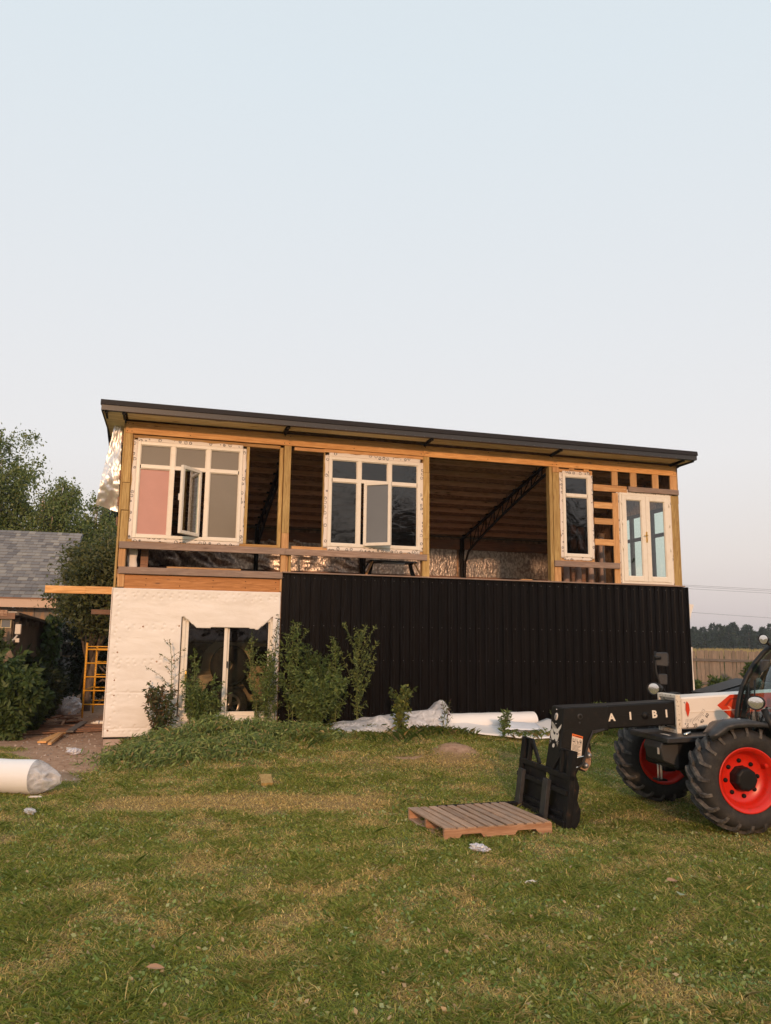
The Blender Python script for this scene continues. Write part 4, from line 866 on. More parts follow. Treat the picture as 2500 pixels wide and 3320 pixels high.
# wheels
def make_wheel():
    R_, Wd = .515, .37
    w_ = MB().lathe([(.0, .02), (.155, .02), (.235, .03), (.262, .06), (.275, .12), (.285, .125), (.287, .15), (.305, .16), (.322, .182), (.336, .186), (.336, .170), (.318, .165), (.30, .14), (.297, -.16), (.336, -.17), (.336, -.186), (.31, -.18), (.285, -.13), (.262, -.05), (.22, -.01), (.0, -.01)], 'Y', 56).build('wheel', RED, th)
    tyre = MB().lathe([(.322, .165), (.345, .178), (.40, .200), (.455, .197), (.492, .175), (.512, .13), (.518, 0), (.512, -.13), (.492, -.175), (.455, -.197), (.40, -.200), (.345, -.178), (.322, -.165)], 'Y', 72).build('tyre', RUB, w_)
    m = MB(); nl = 20
    for side in (1, -1):
        for k in range(nl):
            a0 = 2 * math.pi * (k + (0 if side == 1 else .5)) / nl; vs = []
            # chevron lug: (along, angle offset, outer radius, inner radius)
            for yy_, da, ro, ri in ((-.015, .20, .556, .51), (.075, .115, .558, .51), (.135, .02, .550, .50), (.178, -.005, .520, .478), (.203, -.012, .478, .45)):
                hw = .044 if yy_ < .15 else .036
                for aa, rr_ in ((a0 + da - hw, ri), (a0 + da - hw * .8, ro), (a0 + da + hw * .8, ro), (a0 + da + hw, ri)): vs.append(Vector((rr_ * math.cos(aa * side), yy_ * side, rr_ * math.sin(aa * side))))
            fs = [(i * 4 + j, (i + 1) * 4 + j, (i + 1) * 4 + (j + 1) % 4, i * 4 + (j + 1) % 4) for i in range(4) for j in range(4)] + [(0, 1, 2, 3), (19, 18, 17, 16)]
            m.add(vs, fs)
    m.build('tread_lugs', LUG, w_)['kind'] = 'stuff'
    MB().lathe([(0, .155), (.10, .153), (.122, .135), (.128, .10), (.128, .02), (.15, .018)], 'Y', 9, (0, 0, 0), False).build('hub_cap', BLK2, w_, bevel=.006)
    for k in range(8):
        a = 2 * math.pi * k / 8 + .2; b_ = MB().lathe([(0, .055), (.012, .054), (.015, .045), (.022, .042), (.024, .03)], 'Y', 10, (.182 * math.cos(a), 0, .182 * math.sin(a))).build('wheel_bolt', BLK2, w_)
    MB().box((-.30, .02, .04), (-.245, .14, .085)).build('valve_guard', RED, w_, bevel=.008)
    return w_
wheel = make_wheel(); wheel.location = (.0, .85, .553); wheel.rotation_euler = (0, .3, rad(-3))
def copy_tree(o, parent=None):
    c_ = o.copy(); COL.objects.link(c_); c_.parent = parent
    for ch in [q for q in bpy.data.objects if q.parent == o]: copy_tree(ch, c_)
    return c_
for loc, rz in (((.0, -.85, .553), 180 - 3), ((-2.3, .85, .553), 0), ((-2.3, -.85, .553), 180)):
    w_ = copy_tree(wheel, th); w_.location = loc; w_.rotation_euler = (0, .9, rad(rz))
# fenders
def fender(y0, y1):
    pr = [(.46, 1.015), (.38, 1.05), (.26, 1.125), (.17, 1.145), (.02, 1.155), (-.15, 1.15), (-.4, 1.10), (-.62, 1.01), (-.80, .88)]
    m = MB(); vs = []
    for x, z in pr:
        k = max(0, x) * .55; dz = -.035
        vs += [(x - k, y0, z + dz), (x - k * .5, (y0 + y1) / 2, z + .010), (x, y1, z), (x - .03, y1, z - .055)]
    m.add(vs, [(i * 4 + j, (i + 1) * 4 + j, (i + 1) * 4 + j + 1, i * 4 + j + 1) for i in range(len(pr) - 1) for j in range(3)], True)
    return m.build('fender', PLAS, th, .012)
fe = fender(.52, 1.07); fender(-1.07, -.62)
for x, y, z in ((.12, .78, 1.16), (.0, .90, 1.17)): MB().lathe([(0, .006), (.014, .005), (.018, -.006)], 'Z', 10, (x, y, z)).build('fender_bolt', GREYM, fe)
MB().tube([(.40, .60, .99), (.48, .60, .97)], .016, 10).build('fender_stub', CHROME, th)
# engine cover on the far side
MB().prism([(-.50, 1.25), (-.60, 1.325), (-1.25, 1.50), (-2.6, 1.58), (-2.6, .6), (-.50, .6)], -1.02, -.45, 'XZ').build('engine_cover', PLAS, th, bevel=.03)
MB().prism([(-.58, 1.328), (-1.25, 1.505), (-1.25, 1.515), (-.58, 1.340)], -1.0, -.55, 'XZ').build('cover_seal', MPL, th)
tb('counterweight', (-3.1, -.8, .6), (-2.75, .8, 1.3), BLK2, bevel=.05)
# cab
cy0, cy1 = .30, 1.04
arc = [(-.37, .90), (-.375, 1.14), (-.41, 1.30), (-.46, 1.45), (-.54, 1.60), (-.64, 1.74), (-.77, 1.87), (-.92, 1.98), (-1.10, 2.06)]
rear = [(-1.95, 2.05), (-2.05, 1.6), (-2.05, .80)]
cab = MB(); 
for y in (cy0, cy1):
    cab.tube([(x, y, z) for x, z in arc], .030, 8); cab.tube([(x, y, z) for x, z in [arc[-1]] + rear], .032, 8)
cab.tube([(arc[-1][0], cy0, arc[-1][1]), (arc[-1][0], cy1, arc[-1][1])], .04, 8); cab.tube([(-.37, cy0, .90), (-.37, cy1, .90)], .03, 8)
cabo = cab.build('cab_frame', MPL, th)
tb('cab_floor', (-2.05, cy0, .70), (-.68, cy1, .82), BLK2, cabo); MB().prism([(-.95, 2.00), (-1.15, 2.12), (-1.6, 2.15), (-2.02, 2.1), (-2.02, 2.03), (-1.1, 2.05)], cy0 - .03, cy1 + .03, 'XZ').build('cab_roof', MPL, cabo, bevel=.015)
m = MB(); vs = []
for x, z in arc: vs += [(x - .004, cy0 + .02, z), (x + .03, (cy0 + cy1) / 2, z + .01), (x - .004, cy1 - .02, z)]
m.add(vs, [(i * 3 + j, (i + 1) * 3 + j, (i + 1) * 3 + j + 1, i * 3 + j + 1) for i in range(len(arc) - 1) for j in range(2)], True); m.build('windscreen', GTINT, cabo, .006)
MB().prism([(x - .02, z) for x, z in arc] + [(x + .02, z) for x, z in rear], cy1 - .004, cy1 + .004, 'XZ').build('side_glass', GTINT, cabo)
MB().prism([(x - .02, z) for x, z in arc[3:]] + [(-1.95, 2.05), (-2.02, 1.5), (-.48, 1.46)], cy0 - .004, cy0 + .004, 'XZ').build('inner_side_glass', GTINT, cabo)
tb('dashboard', (-.72, cy0 + .05, .85), (-.45, cy1 - .25, 1.20), DGREY, cabo, .03); tb('seat', (-1.75, cy0 + .12, .80), (-1.25, cy1 - .12, 1.15), DGREY, cabo, .05); tb('seat_back', (-1.80, cy0 + .15, 1.15), (-1.68, cy1 - .15, 1.75), DGREY, cabo, .05)
o = MB().tube([(-.82, .67 + .16 * math.cos(a), 1.34 + .10 * math.sin(a)) for a in [k * math.pi / 8 for k in range(17)]], .014, 8, False).build('steering_wheel', MPL, cabo); MB().tube([(-.6, .67, 1.12), (-.82, .67, 1.34)], .025, 8).build('steering_column', MPL, cabo)
m = MB(); m.tube([(-.33, .75, .98), (-.36, .66, 1.30), (-.45, .56, 1.56)], .009, 6); m.tube([(-.33, .62, .98), (-.37, .54, 1.30), (-.44, .46, 1.52)], .007, 6); m.build('wiper', MPL, cabo)
for p, q in (((-.30, .96, 1.30), (-.16, .90, .98)), ((-.38, .98, 1.30), (-.24, .92, .98))): MB().tube([p, q], .012, 6).build('grab_rail', MPL, cabo)
MB().tube([(-.20, 1.05, 1.28), (-.32, 1.08, .95)], .035, 10).build('lamp_arm', MPL, cabo)
# lamps
def lamp(name, c_, s_, yaw=0, squash=.78):
    M = Matrix.Translation(c_) @ Matrix.Rotation(yaw, 4, 'Z')
    def ring(rx, rz, x): return [M @ Vector((x, rx * math.cos(t_) * (1 + .12 * math.sin(t_)), rz * math.sin(t_))) for t_ in [2 * math.pi * k / 24 for k in range(24)]]
    m = MB(); rr_ = [(.2, .2 * squash, -.9), (.75, .75 * squash, -.7), (.98, .98 * squash, -.1), (1.0, squash, .15), (.88, .88 * squash, .18), (.84, .84 * squash, .08)]
    vs = []
    for a, b, x in rr_: vs += ring(a * s_, b * s_, x * s_)
    n = 24; m.add(vs, [(i * n + j, (i + 1) * n + j, (i + 1) * n + (j + 1) % n, i * n + (j + 1) % n) for i in range(len(rr_) - 1) for j in range(n)], True); m.f.append(tuple(range(n))); m.sm.append(False)
    o = m.build(name, MPL, th)
    vs = [M @ Vector((.16 * s_, 0, 0))] + ring(.62 * s_, .62 * squash * s_, .13 * s_) + ring(.86 * s_, .86 * squash * s_, .08 * s_)
    m = MB(); m.add(vs, [(0, 1 + k, 1 + (k + 1) % n) for k in range(n)] + [(1 + k, 25 + k, 25 + (k + 1) % n, 1 + (k + 1) % n) for k in range(n)], True); m.build('lamp_lens', LENS, o)
    return o
lamp('headlight', (-.13, 1.02, 1.345), .098, rad(34)); lamp('headlight', (.06, -.78, 1.385), .105, rad(22)); lamp('work_light', (-.66, .47, 2.02), .062, rad(25), 1.0)
MB().tube([(-.69, .47, 2.0), (-.76, .46, 1.94), (-.90, .44, 2.0)], .018, 8).build('work_light_bracket', MPL, th)
MB().tube([(-.02, -.80, 1.33), (-.18, -.80, 1.27), (-.35, -.78, 1.18)], .035, 10).build('lamp_arm', MPL, th); tb('lamp_box', (-.28, -.86, 1.22), (-.12, -.72, 1.34), MPL, th, .015)
# mirrors
MB().tube([(-.12, -.80, 1.30), (-.06, -.84, 1.45), (-.02, -.86, 1.60), (-.02, -.86, 1.86)], .014, 8).build('mirror_pole', MPL, th)
for c_, sx, sz in (((-.10, -.84, 1.755), .082, .092), ((-.10, -.84, 1.50), .058, .070)):
    m = MB().prism([(-sx, -sz * .8), (-sx * .8, -sz), (sx * .8, -sz * .9), (sx, -sz * .7), (sx * .95, sz * .85), (sx * .7, sz), (-sx * .8, sz), (-sx, sz * .8)], -.03, .03, 'XZ', Matrix.Translation(c_) @ Matrix.Rotation(rad(-30), 4, 'Z'))
    m.build('mirror', PLAS, th, bevel=.012)
m = MB(); m.tube([(.02, -.80, 1.78), (-.06, -.80, 1.775)], .02, 8); m.lathe([(0, 0), (.025, .0), (.03, .03), (0, .03)], 'X', 10, (.0, -.79, 1.78)); m.build('mirror_joint', MPL, th)
MB().prism([(-.10, -.1), (-.085, -.13), (.08, -.12), (.10, -.08), (.10, .11), (.08, .13), (-.08, .13), (-.10, .1)], -.02, .02, 'XZ', Matrix.Translation((-.66, .52, 1.66))).build('interior_mirror', PLAS, th, bevel=.01)

# ================================================================== PALLET
pc = [Vector((.62, 8.17, 0)), Vector((1.76, 8.56, 0)), Vector((1.42, 9.55, 0)), Vector((.31, 9.24, 0))]
px_ = (pc[1] - pc[0]).normalized(); py_ = Vector((-px_.y, px_.x, 0))
PM = Matrix(((px_.x, py_.x, 0, pc[0].x), (px_.y, py_.y, 0, pc[0].y), (0, 0, 1, gz(1, 8.8) + .005), (0, 0, 0, 1)))
pal = empty('pallet', mat=PM); tag(pal, 'weathered wooden pallet lying on the grass in front of the loader forks', 'pallet')
def stringer(y):
    L = 1.21; n1, n2 = (.16, .42), (.79, 1.03)
    P = [(0, 0), (.16, 0), (.19, .038), (.40, .038), (.43, 0), (.78, 0), (.81, .038), (1.02, .038), (1.05, 0), (L, 0), (L, .089), (0, .089)]
    MB().prism([(p[0], p[1] + .016) for p in P], y, y + .038, 'XZ').build('stringer', PALX, pal)
for y in (.0, .485, .975): stringer(y)
random.seed(5)
for k, (x, ww) in enumerate(((.0, .135), (.145, .092), (.25, .10), (.36, .095), (.475, .088), (.58, .09), (.69, .092), (.80, .088), (.905, .09), (1.01, .085), (1.115, .088))):
    a = random.uniform(-.006, .006); M = Matrix.Translation((x, 0, .105 + random.uniform(0, .0025))) @ Matrix.Rotation(a, 4, 'Z') @ Matrix.Rotation(random.uniform(-.012, .012), 4, 'Y')
    MB().cbox((.004, -.006 + random.uniform(-.012, .008), 0), (ww - .010, 1.02 + random.uniform(-.01, .012), .016), .003, M).build('deck_board', PALT, pal)
for x, ww in ((.0, .135), (.50, .12), (1.08, .13)): MB().cbox((x, -.005, 0), (x + ww, 1.015, .015), .003).build('bottom_board', PALT, pal)

# ================================================================== things lying about
def thing_mesh(name, m, mt, label, cat, group=None, **k):
    o = m.build(name, mt, None, **k); tag(o, label, cat, group); return o
def at_ground(o, px, py, rz=0, dz=0, tilt=(0, 0)):
    g = G(px, py); o.location = (g.x, g.y, g.z + dz); o.rotation_euler = (tilt[0], tilt[1], rz); return g
o = thing_mesh('wood_block', MB().cbox((-.075, -.14, 0), (.075, .14, .035), .004), TRZ, 'short offcut of yellow lumber lying flat on the grass', 'offcut'); at_ground(o, 863, 2540, rad(14), .03, (rad(14), 0))
o = thing_mesh('stake', MB().cbox((-.045, -.03, -.2), (.045, .03, .34), .004), wood('stake_wood', (.34, .22, .11), (.22, .14, .06), (.1, .05, .02), 'Z'), 'square wooden stake standing by the corner of the white wrapped wall', 'stake'); at_ground(o, 393, 2404, rad(10))
def crumple(name, sx, sy, sz, mt, label, cat, px, py, rz, seed, dz=.02):
    m = MB(); vs = []
    def f(a, b):
        th_ = a * 2 * math.pi; ph = (b - .5) * math.pi; d = Vector((math.cos(th_) * math.cos(ph), math.sin(th_) * math.cos(ph), math.sin(ph)))
        k = 1 + .45 * noise.noise(d * 2.3 + Vector((seed, 0, 0))) + .2 * noise.noise(d * 6 + Vector((seed, 3, 0)))
        return Vector((d.x * sx * k, d.y * sy * k, d.z * sz * k))
    m.grid(f, 20, 12, False); o = thing_mesh(name, m, mt, label, cat); at_ground(o, px, py, rz, dz + sz * .5); return o
BOT = mat('crushed_bottle_plastic', (.5, .5, .54), .25); t = NT(BOT); t.col(t.ramp(t.noise(t.coords((20, 20, 20)), 1.5, 4), [(.45, (.62, .60, .60)), (.55, (.30, .32, .42)), (.62, (.66, .64, .62))]))
PAPER = mat('pale_litter', (.62, .57, .52), .6); SHADEP = mat('grey_litter_film', (.50, .47, .44), .4)
o = crumple('crushed_bottle', .105, .042, .035, BOT, 'crushed clear plastic bottle lying in front of the pallet', 'bottle', 1553, 2763, rad(-38), 4)
crumple('litter', .055, .02, .012, PAPER, 'small white scrap on the lawn between pallet and tyre', 'litter', 1723, 2866, rad(20), 8, .01)
crumple('plastic_scrap', .10, .045, .03, FILM, 'torn clear plastic scrap left of centre in the lawn grass', 'litter', 96, 2640, rad(-40), 11)
crumple('litter', .07, .02, .012, PAPER, 'thin white scrap on the grass just below the white roll', 'litter', 113, 2588, rad(10), 14, .01)
crumple('plastic_bag', .12, .08, .05, BOT, 'crumpled clear plastic on the bare dirt path', 'litter', 241, 2446, .3, 17)
LEAFD = mat('dry_leaf', (.36, .21, .12), .8); LEAFG = mat('pale_leaf', (.30, .34, .20), .6)
for mt, px, py, s_, lb, rz in ((LEAFD, 2180, 2870, .065, 'orange dry leaf on the lawn below the tractor tyre', .5), (LEAFG, 2207, 2915, .07, 'pale green fallen leaf just below the orange dry leaf', 1.2), (LEAFD, 1302, 2792, .05, 'small tan dry leaf on the lawn left of the crushed bottle', 2.), (LEAFD, 503, 3158, .055, 'long tan dry leaf low in the left foreground grass', .3)):
    m = MB(); P = [(-1, 0), (-.55, .38), (0, .5), (.55, .32), (1, 0), (.5, -.34), (0, -.46), (-.5, -.34)]; m.add([(p[0] * s_, p[1] * s_, .3 * s_ * abs(p[1])) for p in P] + [(0, 0, 0)], [(8, i, (i + 1) % 8) for i in range(8)])
    o = thing_mesh('fallen_leaf', m, mt, lb, 'leaf', solid=.001); at_ground(o, px, py, rz, .035, (.25, .15))
o = thing_mesh('wood_chip', MB().box((-.045, -.035, 0), (.045, .035, .02)), PAPER, 'small square pale chip on the dirt path', 'offcut'); at_ground(o, 224, 2432, .5, .01, (.3, .2))
# squeeze bottle beside the wall
m = MB().lathe([(0, -.20), (.012, -.20), (.014, -.16), (.03, -.155), (.032, -.13), (.02, -.12), (.045, -.09), (.05, -.06), (.05, .12), (.045, .13), (0, .13)], 'X', 20)
o = thing_mesh('squeeze_bottle', m, PVC, 'white squeeze bottle lying on the dirt at the foot of the white wall', 'bottle'); at_ground(o, 325, 2352, rad(8), .05)
m = MB().lathe([(.0508, -.03), (.0508, -.01)], 'X', 20); m.build('blue_band', mat('blue_label', (.10, .14, .25), .5), o)
# boards lying by the path
for k, (p0, p1, w_, th_, mt, lb) in enumerate(((( 135, 2412), (200, 2385), .15, .03, NEWX, 'orange split board end lying at the left edge of the dirt path'), ((160, 2420), (200, 2390), .06, .04, LUMX, 'narrow orange batten beside the split board on the path'), ((225, 2382), (272, 2355), .14, .03, GREYW, 'grey weathered plank lying on the dirt near the scaffold'), ((200, 2362), (226, 2325), .05, .03, PALX, 'thin pale stick leaning over the brown plank stack'), ((130, 2348), (200, 2340), .16, .03, BRB, 'wide brown board lying on top of the plank stack'))):
    a, b = G(*p0), G(*p1); o = thing_mesh('board', MB().beam(a + Vector((0, 0, .03 + .015 * k)), b + Vector((0, 0, .05 + .02 * k)), w_, th_), mt, lb, 'board')
sb = None
for k in range(6):
    a = G(165, 2352 + 4 * k % 9) + Vector((0, .35, .02 + .03 * k)); b = G(212, 2352) + Vector((.1, .35, .02 + .03 * k)); random.seed(k)
    o = thing_mesh('plank', MB().beam(a + Vector((random.uniform(-.1, .1), .05 * k, 0)), b + Vector((random.uniform(-.1, .1), 0, 0)), .14, .022), BRB, ('lowest brown plank of the stack left of the scaffold', 'second lowest plank of the brown stack', 'third plank up in the brown stack', 'third plank from the top of the brown stack', 'plank just under the top of the brown stack', 'topmost brown plank of the low stack')[k], 'plank', 'brown planks stacked left of the scaffold')
for k in range(7):
    a = hp(-1.9 + .1 * (k % 3), 2.0 + .22 * k, .02 - .1); b = hp(-.15 + .1 * (k % 2), 2.2 + .15 * k, .02 - .1); a.z = gz(a.x, a.y) + .03 + .02 * (k % 3); b.z = gz(b.x, b.y) + .03 + .02 * (k % 2)
    o = thing_mesh('plank', MB().beam(a, b, .12, .025), BRB, 'brown plank lying flat on the ground under the scaffold', 'plank', 'brown planks lying under the scaffold')

# rolls of white wrap
def roll(px, py, dirv, L, R_, lab_):
    g = G(px, py); a = Vector((g.x, g.y, g.z + R_)); d = Vector((*dirv, 0)).normalized()
    return a, d
g = G(28, 2556); g.z += .0
e = G(60, 2556)
rd = Vector((-.93, .10, 0)).normalized(); R_ = .205; end = G(112, 2574); end.z = gz(end.x, end.y) + R_ * .97
def rollmesh(endp, d, L, R_, name, label, film=False, sag=.03):
    M = Matrix(((d.x, -d.y, 0, endp.x), (d.y, d.x, 0, endp.y), (0, 0, 1, endp.z), (0, 0, 0, 1)))
    root = MB().lathe([(R_ * (1 + .012 * math.sin(k * 1.7)), k * L / 20) for k in range(21)], 'X', 40).build(name, ROLLW, None); root.matrix_world = M; tag(root, label, 'roll')
    n_ = 7; m = MB()
    for k in range(n_): r0 = R_ * (1 - k / n_) * .99; m.lathe([(r0, .0), (r0, .012), (r0 - R_ / n_ * .6, .012), (r0 - R_ / n_ * .7, .04)], 'X', 32)
    m.lathe([(.001, .05), (R_ * .3, .05)], 'X', 20); m.build('roll_layers', WRAP, root)
    if film:
        def f(a, b):
            t_ = a * 2 * math.pi; r0 = R_ * 1.01; k = b ** 1.2; p = Vector((0, r0 * math.cos(t_), r0 * math.sin(t_))); tipp = Vector((-.30, -.05, -.03))
            n3 = noise.noise(Vector((math.cos(t_) * 2.2, math.sin(t_) * 2.2, b * 3))) * .06 * math.sin(b * math.pi)
            q = p.lerp(Vector((tipp.x, tipp.y + p.y * .12, tipp.z + p.z * .25)), k); bulge = math.sin(b * math.pi) * .06
            return Vector((q.x + n3 * 1.2, q.y * (1 + bulge + n3), q.z * (1 + bulge * 2 + n3 * 2)))
        MB().grid(f, 40, 14).build('plastic_end_wrap', FILM, root)
    return root
rollmesh(end, rd, 2.4, R_, 'wrap_roll', 'white insulation roll with crumpled clear plastic end on the grass at the left edge', True)
# right roll by the black wall
g1_ = hp(8.05, -.42, 0); g1_.z = gz(g1_.x, g1_.y) + .19
d2 = (hp(5.2, -.75, 0) - hp(8.05, -.42, 0)); d2.z = 0; d2.normalize()
r2 = rollmesh(g1_, d2, 2.3, .19, 'wrap_roll', 'long white roll lying along the foot of the black wall')
def sheetfn(a, b):
    # film trailing off to the left, with a peak
    P0 = hp(6.1 - 2.5 * a, -1.15 + .1 * math.sin(a * 5), 0); P1 = hp(6.1 - 2.5 * a, -.45, 0); p = P0.lerp(P1, b)
    hgt = (.40 * (1 - a) ** .6 * (1 - .15 * math.sin(a * 3)) + .16 * math.exp(-((a - .03) / .05) ** 2)) * math.sin(min(1, b * 1.15 + .02) * math.pi * .62) + .05 * noise.noise(Vector((a * 9, b * 4, 0)))
    p.z = gz(p.x, p.y) + .01 + max(0, hgt); return p
o = MB().grid(sheetfn, 60, 16).build('plastic_sheet', clearfilm('milky_film', (.95, .94, .92), .85, .3), None); tag(o, 'crumpled milky plastic sheet trailing left of the long white roll', 'plastic sheet')
def flapfn(a, b):
    P0 = hp(5.9 + 2.3 * a, -1.05 - .75 * a - .25 * math.sin(a * 3), 0); P1 = hp(5.9 + 2.3 * a, -.62 - .1 * a, 0); p = P0.lerp(P1, b)
    p.z = gz(p.x, p.y) + .05 + .16 * b * (1 - a * .6) + .16 * max(0, a - .85) / .15 + .03 * noise.noise(Vector((a * 4, b * 3, 2))); return p
o = MB().grid(flapfn, 44, 10).build('wrap_flap', ROLLW, None, .006); tag(o, 'loose white wrap end spread on the grass in front of the long roll', 'wrap sheet')
def fl2(a, b):
    p = hp(7.05 + .75 * a + .1 * b, -1.30 + .55 * b, 0); p.z = gz(p.x, p.y) + .14 + .13 * math.sin(b * 2) * (1 - .5 * a) + .02 * noise.noise(Vector((a * 5, b * 5, 4))); return p
o = MB().grid(fl2, 14, 12).build('paper_sheet', mat('bluish_white_sheet', (.74, .78, .84), .4), None, .003); tag(o, 'small bluish white sheet folded on the white wrap', 'sheet')

# ================================================================== inside the house: things on the floors
sw = empty('work_platform', mat=HM @ Matrix.Translation((5.5, 1.0, 2.97))); tag(sw, 'dark folding work platform on splayed legs on the open upper floor', 'work platform')
MB().cbox((-.52, -.18, .39), (.52, .18, .43), .006).build('platform_top', PLAS, sw); MB().cbox((-.25, -.185, .355), (.25, -.15, .39), .004).build('front_rail', GREYM, sw)
for sx in (-1, 1):
    for y in (-.16, .16): MB().beam((sx * .46, y, .40), (sx * .66, y * 1.5, 0), .05, .03).build('leg', LUMZ if y < 0 else STEEL, sw)
    MB().beam((sx * .42, 0, .40), (sx * .50, 0, .02), .06, .06).build('inner_leg', STEEL, sw)
TUB = mat('grey_pink_tube', (.36, .27, .24), .7)
for x, h_, v_, lb in ((9.47, .62, .7, 'leftmost grey pink tube standing behind the narrow window'), (9.78, .62, .72, 'second from left grey pink tube behind the narrow window'), (10.08, .64, .7, 'third from left grey pink tube behind the narrow window'), (10.40, 1.15, .75, 'tallest grey pink tube, next to the framing stud')):
    o = thing_mesh('insulation_tube', MB().tube([(0, 0, 0), (.01, 0, h_ * .5), (-.01, 0, h_)], [.075, .065, .06], 12), TUB, lb, 'tube'); o.matrix_world = HM @ Matrix.Translation((x, v_, 2.965))
# vehicle parked in the ground floor
car = empty('parked_car', mat=HM @ Matrix.Translation((2.24, 1.45, .0)) @ Matrix.Rotation(rad(22), 4, 'Z')); tag(car, 'tan off road vehicle with large tyres parked behind the sliding glass door', 'car')
body = [(.2, .75), (.44, .80), (.52, .62), (.56, .45), (1.2, .42), (3.1, .42), (3.3, .6), (3.3, 1.0), (2.4, 1.12), (2.1, 1.62), (.35, 1.66), (.12, 1.45), (.05, 1.05), (-.75, 1.0), (-.75, .7), (-.56, .5), (-.5, .72), (-.3, .84), (0, .86)]
MB().prism(body, .02, 1.5, 'XZ').build('body', TAN, car, bevel=.03); MB().prism([(.45, 1.18), (2.0, 1.18), (1.85, 1.55), (.5, 1.58)], -.002, .015, 'XZ').build('side_window', GDARK, car)
MB().prism([(-.46, .62), (-.33, .80), (0, .93), (.35, .80), (.48, .62), (.56, .64), (.42, .88), (0, 1.02), (-.42, .88), (-.56, .64)], -.06, .02, 'XZ').build('wheel_arch', MPL, car)
MB().cbox((.62, -.02, .98), (.84, .01, 1.03), .01).build('door_handle', MPL, car)
SILV = mat('alloy', (.5, .44, .38), .35, .8)
for x in (0, 2.4):
    ty = MB().lathe([(.21, -.12), (.30, -.13), (.39, -.11), (.41, -.04), (.41, .08), (.21, .1)], 'Y', 40, (x, 0, .42)).build('tyre', RUB, car)
    m = MB(); m.lathe([(.17, -.10), (.205, -.125), (.22, -.12), (.22, -.06)], 'Y', 32, (x, 0, .42)); m.lathe([(0, -.10), (.05, -.11), (.06, -.07)], 'Y', 16, (x, 0, .42))
    for k in range(5): a = k * 2 * math.pi / 5 + .3; m.beam((x + .04 * math.cos(a), -.09, .42 + .04 * math.sin(a)), (x + .19 * math.cos(a), -.10, .42 + .19 * math.sin(a)), .06, .03, up=(0, 1, 0))
    m.build('wheel_rim', SILV, ty); MB().lathe([(0, -.03), (.2, -.03)], 'Y', 24, (x, 0, .42)).build('brake_disc', DGREY, ty)
MB().lathe([(.1, -.1), (.3, -.12), (.40, -.08), (.40, .06), (.1, .08)], 'Y', 36, (-.05, -.10, 1.20)).build('spare_tyre', RUB, car)
for k, z in enumerate((.75, 1.15, 1.6, 1.95)):
    lbs = ('lowest', 'second lowest', 'second highest', 'highest')[k]
    o = thing_mesh('shelf_board', MB().cbox((.4, 4.6, z), (4.2, 5.0, z + .04), .004), BRB, lbs + ' dark shelf board deep inside the room behind the sliding door', 'shelf', 'shelf boards inside the ground floor'); o.matrix_world = HM

# ================================================================== NEIGHBOUR'S HOUSE
NMx = Matrix.Translation((-8.96, 21.62, .05)) @ Matrix.Rotation(YAW, 4, 'Z')
nb = empty('shingled_house', mat=NMx); tag(nb, 'low grey house with a worn grey shingle roof behind the shed', 'house')
slp = math.atan2(2.40, 4.97); Ls = math.hypot(2.40, 4.97); RMx = Matrix.Translation((.12, -.42, 2.90)) @ Matrix.Rotation(slp, 4, 'X')
roofn = MB().box((-8.5, 0, -.06), (0, Ls, -.012), RMx).build('roof', DGREY, nb)
SHG = []
for i, c in enumerate(((.21, .195, .18), (.165, .155, .15), (.27, .25, .22), (.13, .122, .12), (.23, .215, .20))):
    m = mat('shingle_%s' % 'abcde'[i], c, .9); t = NT(m); t.col(t.mix(t.noise(t.coords((60, 60, 60)), 2, 3), tuple(q * .7 for q in c), tuple(q * 1.3 for q in c))); SHG.append(m)
random.seed(21)
NR = 22; rowh = Ls / NR
smesh = {}
def shingle_mesh(w_, mi):
    k = (round(w_, 2), mi)
    if k not in smesh:
        me = MB().box((0, 0, 0), (k[0] - .006, rowh * 1.12, .013)).build('tmp', SHG[mi]); smesh[k] = me.data; bpy.data.objects.remove(me)
    return smesh[k]
cnt = 0; restm = [MB() for _ in SHG]
for r_ in range(NR):
    x = -.0 - random.uniform(0, .05); y = r_ * rowh
    while x > -5.2:
        w_ = random.choice((.14, .18, .22, .26)); x -= w_
        M = RMx @ Matrix.Translation((x, y - .004 * random.random(), -.006 + .004 * random.random())) @ Matrix.Rotation(-.055, 4, 'X'); mi = random.choice((0, 0, 1, 1, 2, 3, 4))
        lim = -1.55 - r_ / NR * 1.25
        if x > lim and cnt < 300:
            o = bpy.data.objects.new('shingle', shingle_mesh(w_, mi)); COL.objects.link(o); o.parent = roofn; o.matrix_local = M; cnt += 1
        else: restm[mi].box((0, 0, 0), (w_ - .006, rowh * 1.12, .013), M)
for mi, m in enumerate(restm): m.build('shingles', SHG[mi], roofn)['kind'] = 'stuff'
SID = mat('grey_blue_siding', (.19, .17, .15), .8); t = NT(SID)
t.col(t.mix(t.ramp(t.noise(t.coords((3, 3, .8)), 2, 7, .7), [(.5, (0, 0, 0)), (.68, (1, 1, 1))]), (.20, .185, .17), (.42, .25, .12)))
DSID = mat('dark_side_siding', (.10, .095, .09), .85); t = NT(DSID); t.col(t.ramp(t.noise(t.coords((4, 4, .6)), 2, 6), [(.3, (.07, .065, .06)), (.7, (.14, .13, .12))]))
FAS = mat('peach_fascia', (.55, .40, .30), .6)
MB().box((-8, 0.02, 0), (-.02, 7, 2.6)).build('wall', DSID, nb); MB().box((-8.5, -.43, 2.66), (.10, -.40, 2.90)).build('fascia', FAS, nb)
MB().box((-8.5, -.45, 2.885), (.14, -.38, 2.92)).build('drip_edge', BRB, nb)
MB().prism([(-.4, 2.64), (0, 2.64), (7, 2.6), (4.0, 4.9), (-.4, 2.84)], -.01, .06, 'YZ').build('gable', DSID, nb)
